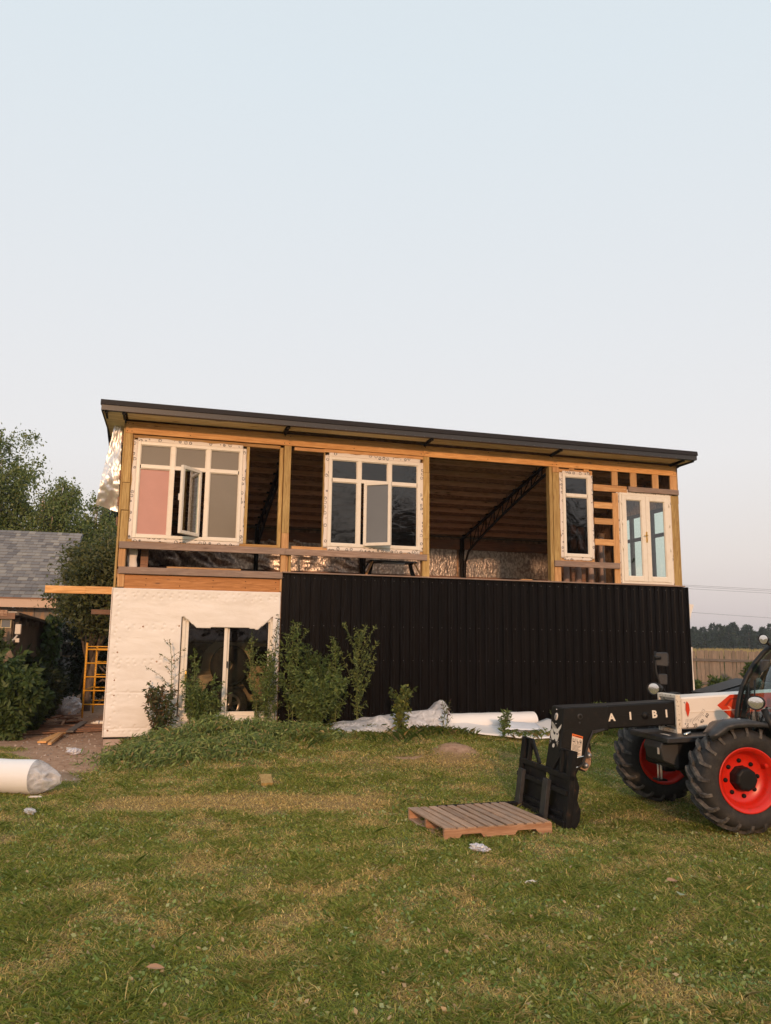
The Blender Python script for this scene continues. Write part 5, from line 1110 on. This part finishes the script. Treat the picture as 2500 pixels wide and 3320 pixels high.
for k in range(8): MB().cbox((-.02 - .5 * (k + 1), -.015, 0), (-.03 - .5 * k, .02, 2.66), .004).build('siding_panel', SID, nb)
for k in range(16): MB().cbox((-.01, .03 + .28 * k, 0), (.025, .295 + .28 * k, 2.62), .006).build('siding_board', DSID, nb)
MB().box((-.05, -.02, 0), (.03, .03, 2.66)).build('corner_board', SHEDW, nb)
wf = MB()
for a, b in (((.0, 1.25, 1.7), (.07, 1.33, 2.42)), ((.0, 2.55, 1.7), (.07, 2.64, 2.42)), ((.0, 1.25, 2.34), (.07, 2.64, 2.44)), ((.0, 1.9, 1.7), (.065, 1.97, 2.4))): wf.box(a, b)
wf = wf.build('window', LBL, nb); MB().box((.03, 1.33, 1.7), (.035, 2.55, 2.34)).build('pane', GDARK, wf)
ac = MB().box((.0, 1.35, 1.32), (.50, 2.1, 1.76)).build('air_conditioner', LBL, nb, bevel=.01)
MB().box((.10, 1.335, 1.38), (.42, 1.352, 1.70)).build('grille', DGREY, ac)
for k in range(9): MB().box((.10, 1.325, 1.40 + k * .034), (.42, 1.34, 1.41 + k * .034)).build('grille_slat', GREYM, ac)
MB().box((.495, 1.5, 1.38), (.505, 2.0, 1.70)).build('side_grille', DGREY, ac)
m = MB(); m.tube([(.10, -.30, 2.42), (.22, -.34, 2.40)], .04, 10); m.tube([(.05, -.1, 2.5), (.12, -.28, 2.42)], .02, 8)
m.build('security_camera', LBL, nb)
# shed
SMx = Matrix.Translation((-7.52, 16.15, .05)) @ Matrix.Rotation(YAW, 4, 'Z')
sh = empty('shed', mat=SMx); tag(sh, 'flat roofed plywood shed with a dark side wall overgrown by vines', 'shed')
for k in range(4): MB().cbox((-.02 - .61 * (k + 1), -.02, -.1), (-.026 - .61 * k, .0, 2.28), .003).build('plywood_sheet', SHEDW, sh)
for k in range(14): MB().cbox((-.02, .02 + .38 * k, -.1), (.0, .39 + .38 * k, 2.22), .004).build('side_board', DARKW, sh)
MB().box((-2.4, .0, -.1), (-.03, 5.3, 2.2)).build('wall_core', DARKW, sh)
MB().prism([(-.10, 2.32), (5.4, 2.22), (5.4, 2.27), (-.10, 2.375)], -2.6, .10, 'YZ').build('roof', DARKW, sh)
MB().box((-2.6, -.13, 2.30), (-.12, -.10, 2.42)).build('roof_edge_board', RUSTT, sh); MB().box((-.30, -.12, 2.24), (.03, -.09, 2.36)).build('roof_edge_board', BRB, sh)
MB().prism([(-.1, 2.375), (5.4, 2.27), (5.4, 2.285), (-.1, 2.39)], -.4, .06, 'YZ').build('roof_sheet', LBL, sh)
for k in range(6): MB().box((-.02, .1 + .9 * k, 2.12), (.08, .15 + .9 * k, 2.28)).build('rafter_end', DARKW, sh)
m = MB(); cut_rect(m, -.235, -.04, 2.06, 2.24, -.05, -.02, .016); o = m.build('framed_lamp', mat('pale_yellow_frame', (.62, .52, .30), .5), sh); MB().box((-.22, -.04, 2.075), (-.055, -.03, 2.225)).build('lamp_panel', GREYP, o)
m = MB().box((.05, -.12, 1.94), (.16, -.03, 2.14)); o = m.build('junction_box', LBL, sh, bevel=.01); MB().tube([(.10, -.1, 1.92), (.06, -.16, 1.84), (.02, -.2, 1.80)], .02, 8).build('cable_conduit', LBL, o); MB().box((.08, -.16, 1.78), (.15, -.08, 1.86)).build('small_camera', LBL, o)
o = thing_mesh('particle_board', MB().box((-.12, -.01, -.08), (.12, .01, .08)), SHEDW, 'tan chipboard scrap caught in the weeds in front of the shed', 'board'); v_ = ray(22, 2128) * 15.2; o.location = Vector((0, 0, H)) + v_; o.rotation_euler = (0, rad(-35), 0)
o = thing_mesh('rusty_panel', MB().cbox((-.19, -.012, 0), (.19, .012, .55), .004), RUSTT, 'rusty orange panel leaning in the weeds by the shed', 'panel'); at_ground(o, 96, 2325, .1, 0, (rad(-12), rad(6)))
for px, py, h_, lb in ((62, 2320, .75, 'left white garden stake in the weeds beside the shed'), (97, 2300, .75, 'right white garden stake behind the rusty panel')):
    o = thing_mesh('garden_stake', MB().tube([(0, 0, 0), (.04, 0, h_)], .013, 8), PVC, lb, 'stake'); at_ground(o, px, py)
    o.location.z += .1
# scaffold
def ladder_frame(y, h_, name):
    m = MB(); 
    fr = MB().tube([(0, y, .0), (0, y, h_)], .024, 8).build(name, YEL, sc_); MB().tube([(.76, y, 0), (.76, y, h_)], .024, 8).build('post', YEL, sc_)
    nr = 5
    for k in range(nr): MB().tube([(0, y, .30 + k * .315), (.76, y, .30 + k * .315)], .015, 8).build('rung', YEL, sc_)
    MB().tube([(0, y, h_ - .09), (.76, y, h_ - .09)], .012, 8).build('rung', YEL, sc_)
    m = MB()
    for z in np.arange(.1, h_, .07): m.lathe([(0, y - .0255), (.006, y - .0253)], 'Y', 6, (0, 0, float(z)))
    m.build('pin_holes', INK, fr)['kind'] = 'stuff'
sg = G(263, 2327); sc_ = empty('scaffold', mat=Matrix.Translation((sg.x + .02, sg.y, sg.z)) @ Matrix.Rotation(YAW * .6, 4, 'Z')); tag(sc_, 'yellow steel scaffold frames with rungs standing beside the white wall', 'scaffold')
ladder_frame(0, 1.72, 'post'); ladder_frame(1.25, 1.62, 'post')
for z in (.62, 1.55): MB().box((-.02, 0, z), (.0, 1.25, z + .03)).build('side_rail', YEL, sc_)
m = MB()
for k, (a, b, c_) in enumerate((((-.3, 2.2, 1.3), (.1, 2.0, .95), (.6, 2.1, 1.1)), ((-.4, 2.2, .5), (.0, 2.3, .75), (.5, 2.1, .55)), ((.0, 2.3, 1.1), (.35, 2.2, .8), (.7, 2.2, 1.4)), ((-.1, 2.2, .1), (.2, 2.3, .45), (.7, 2.2, .3)), ((-.5, 2.3, 1.9), (-.45, 2.25, 1.2), (-.55, 2.2, .5)))):
    m.tube([a, b, c_], [.02, .03, .018], 7)
o = m.build('bare_branches', BARK, None); o.matrix_world = sc_.matrix_world.copy(); tag(o, 'tangle of bare grey branches behind the yellow scaffold', 'branches')
crumple('trash_bag', .32, .22, .26, BOT, 'pale crumpled bag of rubbish in the shade left of the scaffold', 'bag', 215, 2315, .3, 22, .02)

# ================================================================== FENCE
fo = Vector((9.2, 28.6, .0)); fdir = Vector((1, .03, 0)).normalized()
FMx = Matrix(((fdir.x, -fdir.y, 0, fo.x), (fdir.y, fdir.x, 0, fo.y), (0, 0, 1, .05), (0, 0, 0, 1)))
fe_ = empty('picket_fence', mat=FMx); tag(fe_, 'weathered wooden picket fence with dark rails behind the right corner of the house', 'fence')
pm = []
for k in range(6):
    random.seed(k); m = MB(); hgt = 1.70 + random.uniform(-.02, .02); w_ = random.choice((.125, .135, .145))
    m.prism([(0, 0), (w_, 0), (w_ - random.uniform(-.008, .01), hgt - .04), (w_ - .03, hgt), (.03, hgt), (random.uniform(-.008, .01), hgt - .04)], -.01, .01, 'XZ')
    o = m.build('picket', FEN, fe_); pm.append(o.data); bpy.data.objects.remove(o)
x = 0; random.seed(9); k = 0
while x < 15:
    o = bpy.data.objects.new('picket', random.choice(pm)); COL.objects.link(o); o.parent = fe_; o.location = (x, random.uniform(-.006, .006), random.uniform(-.02, .02)); o.rotation_euler = (0, random.uniform(-.012, .012), 0); x += .138 + random.uniform(0, .012); k += 1
for i, (a, b, z0, z1) in enumerate(((0, 5.4, 1.40, 1.33), (5.38, 10.2, 1.38, 1.31), (10.2, 15, 1.33, 1.3), (0, 4.3, .62, .48), (4.4, 9.4, .46, .40), (9.4, 15, .42, .4))): MB().beam((a, -.035, z0), (b, -.035, z1), .04, .09).build('rail', GREYW, fe_)
for x in (1.5, 5.8, 10.2): MB().box((x, -.06, 0), (x + .1, .0, .9 if x < 6 else 1.2)).build('fence_post', FEN, fe_)
# corn behind the fence
rng2 = np.random.default_rng(5)
def corn():
    P = []; Cl = []
    n = 5200; X = rng2.uniform(10, 42, n); Y = rng2.uniform(36, 62, n); Hh = rng2.uniform(1.42, 1.56, n) + .0 * Y
    vs = []; cs = []
    for x, y, h_ in zip(X, Y, Hh):
        for j in range(5):
            z = h_ * (.45 + .55 * j / 5); a = rng2.uniform(0, 6.28); L = .35 * (1.1 - .12 * j); w_ = .03
            d = np.array([math.cos(a), math.sin(a), .5]); b = np.array([x, y, z]); s_ = np.array([-d[1], d[0], 0]) * w_
            vs += [b - s_, b + s_, b + d * L * .5 + np.array([0, 0, .06]), b + d * L - np.array([0, 0, .05])]; cs += [(.12, .14, .05, 1)] * 4
        b = np.array([x, y, h_ - .1]); s_ = np.array([.02, 0, 0]); vs += [b - s_, b + s_, b + s_ * .3 + [0, 0, .32], b - s_ * .3 + [0, 0, .30]]; cs += [(.34, .28, .13, 1)] * 4
    return np.array(vs), np.array(cs)
v, c = corn(); o = leafobj('corn_field', v, c); tag(o, 'rows of corn with pale tassels beyond the picket fence', 'corn', kind='stuff')

# ================================================================== TREES AND PLANTS
def skel_tree(root, base, top, r0, limbs, bark, name='trunk'):
    pts = [base.lerp(top, k / 6) + Vector((random.uniform(-.08, .08), random.uniform(-.08, .08), 0)) * (k > 0) for k in range(7)]
    MB().tube(pts, [r0 * (1 - .8 * k / 6) for k in range(7)], 10).build(name, bark, root)
    m = MB()
    for tgt in limbs:
        tgt = Vector(tgt); k = random.uniform(.25, .85); a = base.lerp(top, k); mid = a.lerp(tgt, .5) + Vector((0, 0, .12 * (tgt - a).length))
        rr = r0 * (1 - .8 * k) * .45; m.tube([a, mid, tgt], [rr, rr * .6, rr * .2], 5, True)
    m.build('branches', bark, root)['kind'] = 'stuff'
def clump_tree(name, label, cat, base, trunk_top, crown_c, crown_r, nclump, per, lsize, cols, r0=.15, bark=BARK, group=None, clump_r=.5, droop=.3, seed=1, aspect=2.0, hollow=.45):
    global rng
    random.seed(seed); rng = np.random.default_rng(seed)
    root = empty(name, base); tag(root, label, cat, group)
    base = Vector(base); L = []; P = []
    cc = Vector(crown_c) - base
    while len(L) < nclump:
        d = Vector((random.gauss(0, 1), random.gauss(0, 1), random.gauss(0, 1))).normalized(); k = random.uniform(hollow, 1) ** .7
        k *= .78 + .5 * noise.noise(d * 1.9 + Vector((seed, 0, 0)))
        L.append(cc + Vector((d.x * crown_r[0] * k, d.y * crown_r[1] * k, d.z * crown_r[2] * k)))
    tt = Vector(trunk_top) - base
    skel_tree(root, Vector((0, 0, -.1)), tt, r0, L[:min(60, nclump)], bark)
    arrs = []
    for c_ in L:
        r_ = clump_r * random.uniform(.5, 1.3); n_ = int(per * (r_ / clump_r) ** 1.5) + 3
        q = rng.normal(size=(n_, 3)) * np.array([r_ * .5, r_ * .5, r_ * .38]); q[:, 2] -= droop * (q[:, 0] ** 2 + q[:, 1] ** 2) / max(r_, .1) * 1.0; arrs.append(q + np.array(c_))
    P = np.concatenate(arrs)
    v, c_ = leaves_arrays(P, lsize, aspect, droop, cols); leafobj('foliage', v, c_, root); return root
G1 = ((.065, .10, .025), (.045, .075, .018), (.09, .125, .035)); G2 = ((.075, .095, .028), (.11, .125, .045), (.05, .07, .02)); GD = ((.022, .034, .013), (.030, .045, .016), (.016, .026, .011)); GB = ((.15, .20, .055), (.11, .155, .042), (.20, .23, .075))  # GD: greens darkened to carry the shade behind the scaffold
bx = lambda px, py, D: Vector((0, 0, H)) + ray(px, py) * D
clump_tree('birch_tree', 'tallest birch at the left edge, rising above the shingle roof', 'tree', (-15.6, 31, 0), (-16.0, 31, 9.8), (-16.6, 31.5, 6.7), (3.2, 2.6, 4.7), 260, 250, .13, GB, .16, BIRB, clump_r=.62, droop=.9, seed=3)
clump_tree('birch_tree', 'shorter birch with a pale leaning trunk behind the roof ridge', 'tree', (-13.6, 31.5, 0), (-13.9, 31.5, 7.6), (-13.1, 31.6, 5.9), (1.55, 1.6, 3.0), 110, 230, .12, GB, .14, BIRB, clump_r=.5, droop=.9, seed=5)
clump_tree('birch_tree', 'thin birch with airy top nearest the silver foil', 'tree', (-12.4, 32.5, 0), (-12.0, 32.5, 7.8), (-11.9, 32.6, 6.1), (.9, 1.0, 2.4), 48, 150, .12, GB, .09, BIRB, clump_r=.42, droop=.8, seed=8)
clump_tree('apple_tree', 'dense leafy fruit tree between the shingle roof and the new house', 'tree', (-7.6, 20.6, .05), (-7.4, 20.6, 3.6), (-7.3, 20.4, 3.25), (1.25, 1.2, 1.75), 180, 130, .115, ((.11, .13, .045), (.15, .16, .065), (.07, .09, .03)), .14, BARK, clump_r=.36, droop=.1, seed=11, aspect=2.4, hollow=.2)
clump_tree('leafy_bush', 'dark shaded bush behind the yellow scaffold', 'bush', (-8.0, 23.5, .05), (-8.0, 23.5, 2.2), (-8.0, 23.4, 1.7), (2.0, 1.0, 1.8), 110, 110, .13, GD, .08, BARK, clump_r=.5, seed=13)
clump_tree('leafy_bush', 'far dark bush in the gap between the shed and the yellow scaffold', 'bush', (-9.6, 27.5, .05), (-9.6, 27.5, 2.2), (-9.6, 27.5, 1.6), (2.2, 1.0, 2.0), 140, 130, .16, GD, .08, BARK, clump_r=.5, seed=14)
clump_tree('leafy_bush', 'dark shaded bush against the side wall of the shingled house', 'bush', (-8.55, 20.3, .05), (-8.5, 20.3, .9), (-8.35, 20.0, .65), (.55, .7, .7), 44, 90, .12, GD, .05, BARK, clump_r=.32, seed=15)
def conifer(name, label, base, h_, r_, n, cols, group=None, ls=.35):
    global rng
    root = empty(name, base); tag(root, label, 'tree', group)
    MB().tube([(0, 0, -.1), (0, 0, h_ * .95)], [r_ * .08, .02], 6).build('trunk', BARK, root)
    t_ = rng.random(n) ** .75; z = h_ * (1 - t_) ; z = h_ * (.02 + .98 * (1 - t_)); a = rng.uniform(0, 2 * math.pi, n)
    lay = 1 + .22 * np.sin(z * 5.5 + np.sin(a * 3) * 1.5) + .15 * np.sin(a * 5 + z); rad_ = r_ * (1 - z / h_ + .02) * lay * rng.uniform(.35, 1, n) ** .5
    P = np.stack([rad_ * np.cos(a), rad_ * np.sin(a), z], 1); dv = np.stack([np.cos(a), np.sin(a), np.full(n, .35)], 1)
    v, c_ = leaves_arrays(P, ls, 2.4, .0, cols, None, .3, dv); leafobj('foliage', v, c_, root); return root
GC = ((.036, .062, .032), (.048, .076, .038), (.026, .044, .025))
conifer('spruce_tree', 'dark spruce top showing just under the silver foil', (-14.2, 40, 0), 8.9, 2.2, 6000, GC, ls=.3)
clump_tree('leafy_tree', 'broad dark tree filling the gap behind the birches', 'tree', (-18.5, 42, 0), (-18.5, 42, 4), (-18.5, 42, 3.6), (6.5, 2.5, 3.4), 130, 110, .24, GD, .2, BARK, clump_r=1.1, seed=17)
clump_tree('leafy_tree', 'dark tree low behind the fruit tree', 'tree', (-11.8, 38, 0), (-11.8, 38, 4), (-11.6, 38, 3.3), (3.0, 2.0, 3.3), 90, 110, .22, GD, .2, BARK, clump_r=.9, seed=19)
rng = np.random.default_rng(61)
for k, (az, D, h_) in enumerate(((24, 44, 15), (33, 40, 14), (43, 42, 16), (54, 38, 14), (66, 40, 15), (-24, 46, 13), (-38, 44, 15))):
    x, y = D * math.sin(rad(az)), -D * math.cos(rad(az))
    clump_tree('yard_tree', 'tall tree behind the viewer, seen only as a dark reflection in the glass', 'tree', (x, y, 0), (x, y, h_ * .6), (x, y, h_ * .55), (4.2, 4.2, h_ * .47), 60, 60, .55, GD, .3, BARK, 'trees reflected in the window glass', clump_r=1.7, seed=100 + k)
# tree line far right
rng = np.random.default_rng(31); random.seed(31)
for k in range(44):
    x = 66 + (k % 22) * 2.35 + random.uniform(-.6, .6) + (k // 22); y = 196 + 5 * (k // 22) + random.uniform(-2, 2); h_ = random.uniform(5.3, 6.9) + .5 * math.sin(k * .9) + .5 * (k // 22)
    conifer('pine_tree', 'dark pine in the distant tree line beyond the corn', (x, y, 0), h_, 3.4, 1900, GC, 'pines of the distant tree line', ls=.62)
hd = MB(); 
# weeds
def weed(label, base, h_, spread, nb_, dens, lsize, cols, seed, cat='weed', name='tall_weed', group=None, lean=(0, 0), wispy=False, nstem=1, aspect=3.0, droop=.1):
    global rng
    random.seed(seed); rng = np.random.default_rng(seed); root = empty(name, base); tag(root, label, cat, group); m = MB(); P = []; D = []
    for s_ in range(nstem):
        ox, oy = (random.uniform(-.5, .5) * spread * .5, random.uniform(-.5, .5) * spread * .4) if nstem > 1 else (0, 0); hh = h_ * random.uniform(.72, 1) if s_ else h_
        path = lambda t_: Vector((ox * (1 + .6 * t_) + lean[0] * t_ * t_ + .03 * math.sin(t_ * 5 + seed), oy + lean[1] * t_ * t_, hh * t_))
        m.tube([path(k / 6) for k in range(7)], [.009 * (1 - .75 * k / 6) + .001 for k in range(7)], 5)
        for k in range(nb_):
            t_ = .12 + .86 * (k + random.random()) / nb_; a = k * 2.4 + random.uniform(-.4, .4); L = spread * (math.sin(math.pi * min(1, (t_ * .9 + .12)) ** .8) * .85 + .12) * random.choice((.3, .55, .8, 1.0, 1.25, 1.6)) * random.uniform(.8, 1.15) + .03
            b0 = path(t_); e = b0 + Vector((math.cos(a) * L * .55, math.sin(a) * L * .55, L * (.95 if not wispy else .35))); mid = b0.lerp(e, .5) + Vector((0, 0, L * .05))
            m.tube([b0, mid, e], [.004, .003, .0015], 4, False)
            for j in range(int(dens * .42 * L / .25) + 2):
                q = random.random() ** .8; p = b0.lerp(mid, q * 2) if q < .5 else mid.lerp(e, q * 2 - 1); P.append(p + Vector((random.gauss(0, .012), random.gauss(0, .012), random.gauss(0, .012)))); dd = (e - b0).normalized(); D.append((dd.x + random.gauss(0, .6), dd.y + random.gauss(0, .6), dd.z * .5 + random.gauss(0, .6)))
        for j in range(int(dens * 2)): t_ = random.random(); P.append(path(t_)); D.append((random.gauss(0, 1), random.gauss(0, 1), .3))
    m.build('stem', STEM, root)
    v, c_ = leaves_arrays(np.array([tuple(p) for p in P]), lsize * 1.28, aspect, droop, cols, None, .28, np.array(D)); leafobj('foliage', v, c_, root); return root
WG = ((.13, .19, .05), (.20, .26, .08), (.08, .12, .035)); WY = ((.22, .26, .08), (.16, .20, .06), (.10, .14, .045)); WW = ((.34, .27, .16), (.25, .22, .12), (.15, .17, .07))
def fp(u, d): p = hp(u, -d, 0); p.z = gz(p.x, p.y) - .02; return p
weed('wispy seeding weed in front of the left door jamb', fp(1.15, .35), 1.75, .75, 16, 26, .030, WW, 41, lean=(-.15, -.05), wispy=True, aspect=2.2)
weed('leafy green weed in front of the left glass pane', fp(1.46, .30), 1.50, .24, 20, 40, .050, WG, 42)
weed('drooping dark leaved weed left of the door jamb', fp(.95, .55), .95, .38, 18, 40, .07, ((.05, .08, .025), (.09, .10, .04), (.16, .10, .05)), 43, nstem=3, droop=.8)
weed('bushy weed at the foot of the left glass pane', fp(1.62, .55), .70, .50, 20, 46, .06, WG, 44, nstem=4, droop=.6)
weed('yellowish green weed in front of the right glass pane', fp(2.62, .36), 1.75, .24, 24, 44, .046, WY, 45, nstem=2, lean=(-.1, 0))
weed('tallest dark seed spiked weed at the right door jamb', fp(2.93, .32), 2.12, .20, 34, 26, .042, ((.04, .055, .03), (.06, .075, .035)), 46)
weed('dense green weed clump just right of the right jamb', fp(2.80, .42), 1.45, .30, 24, 48, .052, WG, 47, nstem=3)
weed('first tall bushy weed left on the black wall', fp(3.28, .40), 1.98, .40, 28, 46, .055, WG, 48, nstem=2)
weed('second bushy weed on the black wall, lower and dark', fp(3.68, .42), 1.50, .44, 26, 48, .057, ((.09, .14, .04), (.065, .10, .03)), 49, nstem=4)
weed('slim weed between the bushy weeds on the black wall', fp(4.05, .38), 1.62, .34, 28, 52, .056, WG, 50, nstem=2)
weed('rightmost weed on the black wall with open yellowish branches', fp(4.42, .45), 1.78, .72, 30, 48, .055, WY, 51, lean=(.10, 0))
weed('low weeds under the bushy weeds at the black wall', fp(3.5, .7), .7, .6, 20, 55, .065, WG, 52, nstem=5)
weed('yellow green weed with drooping leaves growing through the plastic sheet', fp(5.05, 1.25), .85, .26, 14, 18, .065, ((.16, .20, .05), (.20, .20, .04), (.07, .10, .03)), 53, nstem=4, aspect=1.8, droop=.6)
weed('small spiky weed in front of the white wrap flap', fp(6.85, 1.75), .50, .14, 22, 26, .07, WG, 54)
weed('thin dry weed before the long white roll', fp(5.9, 1.3), .62, .20, 7, 8, .05, ((.10, .06, .06), (.09, .10, .04)), 55, nstem=2)
for k, (u, d, h_) in enumerate(((9.5, .4, .55), (10.2, .4, .62), (10.7, .4, .55), (11.3, .4, .8), (8.6, .35, .35), (11.8, .4, .5))):
    weed(('weed at the foot of the black wall behind the boom letters', 'upright weed showing above the boom collar', 'weed under the mirror pole at the black wall', 'feathery weed tip beside the black wall corner', 'small weed right of the long white roll', 'low weed at the right end of the black wall')[k], fp(u, d), h_, .20, 12, 26, .045, WG, 60 + k, nstem=2)
sxs = ((25, 2400, 1.0, .55, 'dense nettle like shrub in the left foreground of the shed'), (-30, 2395, 1.1, .7, 'dense green shrub at the left picture edge above the white roll'), (95, 2375, .75, .36, 'low green shrub next to the dirt path'))
for k, (px, py, h_, s_, lb) in enumerate(sxs): weed(lb, G(px, py), h_, s_, 26, 34, .115, ((.08, .125, .035), (.11, .155, .05), (.055, .09, .026)), 70 + k, 'bush', 'leafy_shrub', nstem=14, aspect=2.2, droop=.5)
weed('tall weed climbing in front of the shed corner', Vector((-7.5, 15.75, .05)), 1.95, .45, 34, 60, .075, ((.05, .075, .025), (.07, .10, .03)), 80, nstem=5, aspect=2.2)
weed('thin grassy weed before the framed lamp on the shed', Vector((-7.95, 15.7, .05)), 1.9, .5, 18, 26, .05, WW, 81, nstem=3, wispy=True)
weed('large leaved plant between shed and scaffold', Vector((-7.95, 18.0, .05)), 1.5, .5, 16, 12, .22, ((.05, .075, .03), (.035, .055, .02)), 82, nstem=4, aspect=2.6, droop=.5)
weed('yellow green weed left of the scaffold', Vector((-7.8, 19.0, .05)), .95, .45, 20, 30, .10, ((.06, .08, .03), (.09, .10, .04)), 83, nstem=5, aspect=2.2)
weed('low dark weed in front of the dark shed wall', Vector((-7.25, 17.0, .05)), .8, .5, 20, 40, .09, GD, 84, nstem=6)
for k, (x, h_, s_, lb) in enumerate(((10.3, 1.0, .6, 'bushy weed at the fence next to the torn wrap'), (11.2, 1.1, .6, 'dark green weed before the lower fence rail'), (12.3, 1.55, .55, 'tallest weed at the fence with white flowers'), (12.9, 1.1, .7, 'bright green weed right of the tallest fence weed'), (13.7, .95, .7, 'bright green weed at the fence beside the cab'), (14.8, 1.2, .7, 'green weed at the fence seen through the cab glass'))):
    weed(lb, Vector((x, 26.8, .05)), h_ * .62 + (.35 if h_ > 1.5 else 0), s_ * .55, 20, 30, .10, ((.08, .13, .03), (.055, .09, .022), (.11, .15, .04)), 90 + k, nstem=7, aspect=2.0)
# ivy on the shed corner
rng = np.random.default_rng(77); n = 5200
yy = rng.uniform(3.2, 5.7, n); zz = rng.uniform(.0, 2.45, n); ok = rng.random(n) < np.clip(1.2 - np.abs(yy - 4.6 - .25 * np.sin(zz * 3)) / 1.1, 0, 1); yy, zz = yy[ok], zz[ok]
P = np.stack([.06 + rng.random(len(yy)) * .22, yy, zz], 1); dv = np.tile(np.array([[.5, -.3, -.6]]), (len(yy), 1)); v, c = leaves_arrays(P, .13, 1.2, .3, ((.05, .09, .02), (.035, .06, .015), (.08, .13, .03)), None, .3, dv)
iv = empty('ivy', mat=SMx); tag(iv, 'green climbing vine hanging over the rear corner of the shed', 'vine'); leafobj('foliage', v, c, iv)
MB().tube([(.05, 4.6, 0), (.08, 4.5, 1.2), (.05, 4.7, 2.3)], .02, 6).build('stem', BARK, iv)
# heap of cut weeds
def heap():
    global rng
    rng = np.random.default_rng(91); random.seed(91); m = MB(); P = []; D = []
    hpts = [(fp(1.0, 1.35), .30, .95), (fp(1.75, 1.45), .40, .95), (fp(2.5, 1.45), .30, .95), (fp(3.3, 1.35), .20, .7), (fp(.75, 2.1), .20, .7), (fp(2.1, 2.5), .22, .9), (fp(1.3, 2.6), .20, .8)]
    def hz(x, y): return max(a * math.exp(-((x - c_.x) ** 2 + (y - c_.y) ** 2) / (r_ * .62) ** 2) for c_, a, r_ in hpts)
    for k in range(250):
        c_, a, r_ = random.choice(hpts); ang = random.uniform(0, 6.28) if random.random() < .5 else random.gauss(3.6, .5)
        x0 = c_.x + random.gauss(0, r_ * .45); y0 = c_.y + random.gauss(0, r_ * .38); L = random.uniform(.4, 1.0); pts = []
        for j in range(7):
            t_ = j / 6; x = x0 + math.cos(ang) * L * (t_ - .3); y = y0 + math.sin(ang) * L * (t_ - .3) * .6; z = gz(x, y) + hz(x, y) * (.75 + .25 * random.random()) + .06 * math.sin(t_ * 3.1) + .01; pts.append(Vector((x, y, z)))
        k % 3 or m.tube(pts, [.006 * (1 - .7 * j / 6) for j in range(7)], 4, False)
        for j in range(70):
            q = random.random() * 5.99; i = int(q); p = pts[i].lerp(pts[i + 1], q - i); P.append(tuple(p + Vector((random.gauss(0, .085), random.gauss(0, .075), random.gauss(0, .035) - .02)))); dd = (pts[i + 1] - pts[i]).normalized() * .45; D.append((dd.x + random.gauss(0, .5), dd.y + random.gauss(0, .5) - .25, random.gauss(-.55, .45)))
    v, c2 = leaves_arrays(np.array(P), .092, 4.4, .25, ((.22, .29, .085), (.15, .22, .06), (.31, .36, .12), (.10, .15, .05), (.45, .34, .16)), [.3, .3, .15, .18, .07], .28, np.array(D))
    o = leafobj('cut_weeds', v, c2); tag(o, 'heap of freshly cut weeds with drooping leaves before the sliding door', 'cut weeds', kind='stuff'); STK = mat('cut_stalk', (.26, .27, .09), .6)
    o = m.build('cut_weed_stalks', STK, None); tag(o, 'yellow green stalks sticking out of the heap of cut weeds', 'stalks', kind='stuff')
heap()
# coarse tufts of taller grass at the foot of the house and round the rolls
rng = np.random.default_rng(55); n = 30000; u = rng.uniform(.3, 11.8, n); d = np.abs(rng.normal(.75, .55, n)) + .04
px_a = O.x + T.x * u + N.x * d; py_a = O.y + T.y * u + N.y * d
msk = np.array([noise.noise(Vector((float(a) * 1.3, float(b) * 1.3, 8))) + .12 > rng.random() * .5 and dirt(float(a), float(b)) < .4 for a, b in zip(px_a, py_a)]) & ~((u > 5.0) & (u < 8.2) & (d < 1.15))
px_a, py_a = px_a[msk], py_a[msk]; n = len(px_a); zz = np.array([gz(float(a), float(b)) for a, b in zip(px_a, py_a)]); h = rng.uniform(.06, .20, n); a = rng.uniform(0, 6.28, n); B = np.stack([px_a, py_a, zz], 1); s_ = np.stack([-np.sin(a), np.cos(a), 0 * a], 1) * .0032; dv = np.stack([np.cos(a) * .7, np.sin(a) * .7, np.ones(n)], 1)
v = np.stack([B - s_, B + s_, B + dv * (h * .6)[:, None] + s_ * .7, B + dv * h[:, None] * np.array([1.5, 1.5, .85]), B + dv * (h * .6)[:, None] - s_ * .7], 1).reshape(-1, 3)
c = np.array([(.34, .42, .10), (.24, .33, .08), (.44, .45, .14), (.75, .55, .26)])[rng.choice(4, n, p=[.35, .35, .2, .1])]; c = np.repeat(np.concatenate([c, np.ones((n, 1))], 1), 5, 0)
o = fastmesh('tall_grass', v, np.full(n, 5), np.arange(n * 5), GRASSM, None, c); tag(o, 'coarse tall grass along the foot of the walls', 'grass', kind='stuff')
# power lines
for k, (p0, p1, lb) in enumerate((((2150, 1893), (2560, 1915), 'topmost power line crossing the sky at the right'), ((2150, 1897), (2560, 1920), 'second power line from the top at the right'), ((2150, 1904), (2560, 1927), 'third power line from the top at the right'), ((2150, 1979), (2560, 2008), 'lowest power line, just above the tree line'))):
    a = bx(*p0, 62); b = bx(*p1, 70); d = (b - a); pts = [a + d * (t_ - 0.3) for t_ in (0, .4, .8, 1.2, 1.8, 2.6)]
    o = thing_mesh('power_line', MB().tube(pts, .010, 5), WIRE, lb, 'power line', 'power lines at the right')

# ================================================================== smoky evening air
HZ = bpy.data.materials.new('haze'); HZ.use_nodes = True; MATS['haze'] = HZ; ht = HZ.node_tree; ht.nodes.clear()
ho = ht.nodes.new('ShaderNodeOutputMaterial'); hv = ht.nodes.new('ShaderNodeVolumePrincipled'); hv.inputs['Color'].default_value = (.86, .90, .95, 1); hv.inputs['Density'].default_value = .0005; hv.inputs['Anisotropy'].default_value = .3
ht.links.new(hv.outputs[0], ho.inputs['Volume'])
hzo = MB().box((-1700, -1700, -1.2), (1700, 1900, 19)).build('haze', HZ, None); tag(hzo, kind='stuff')
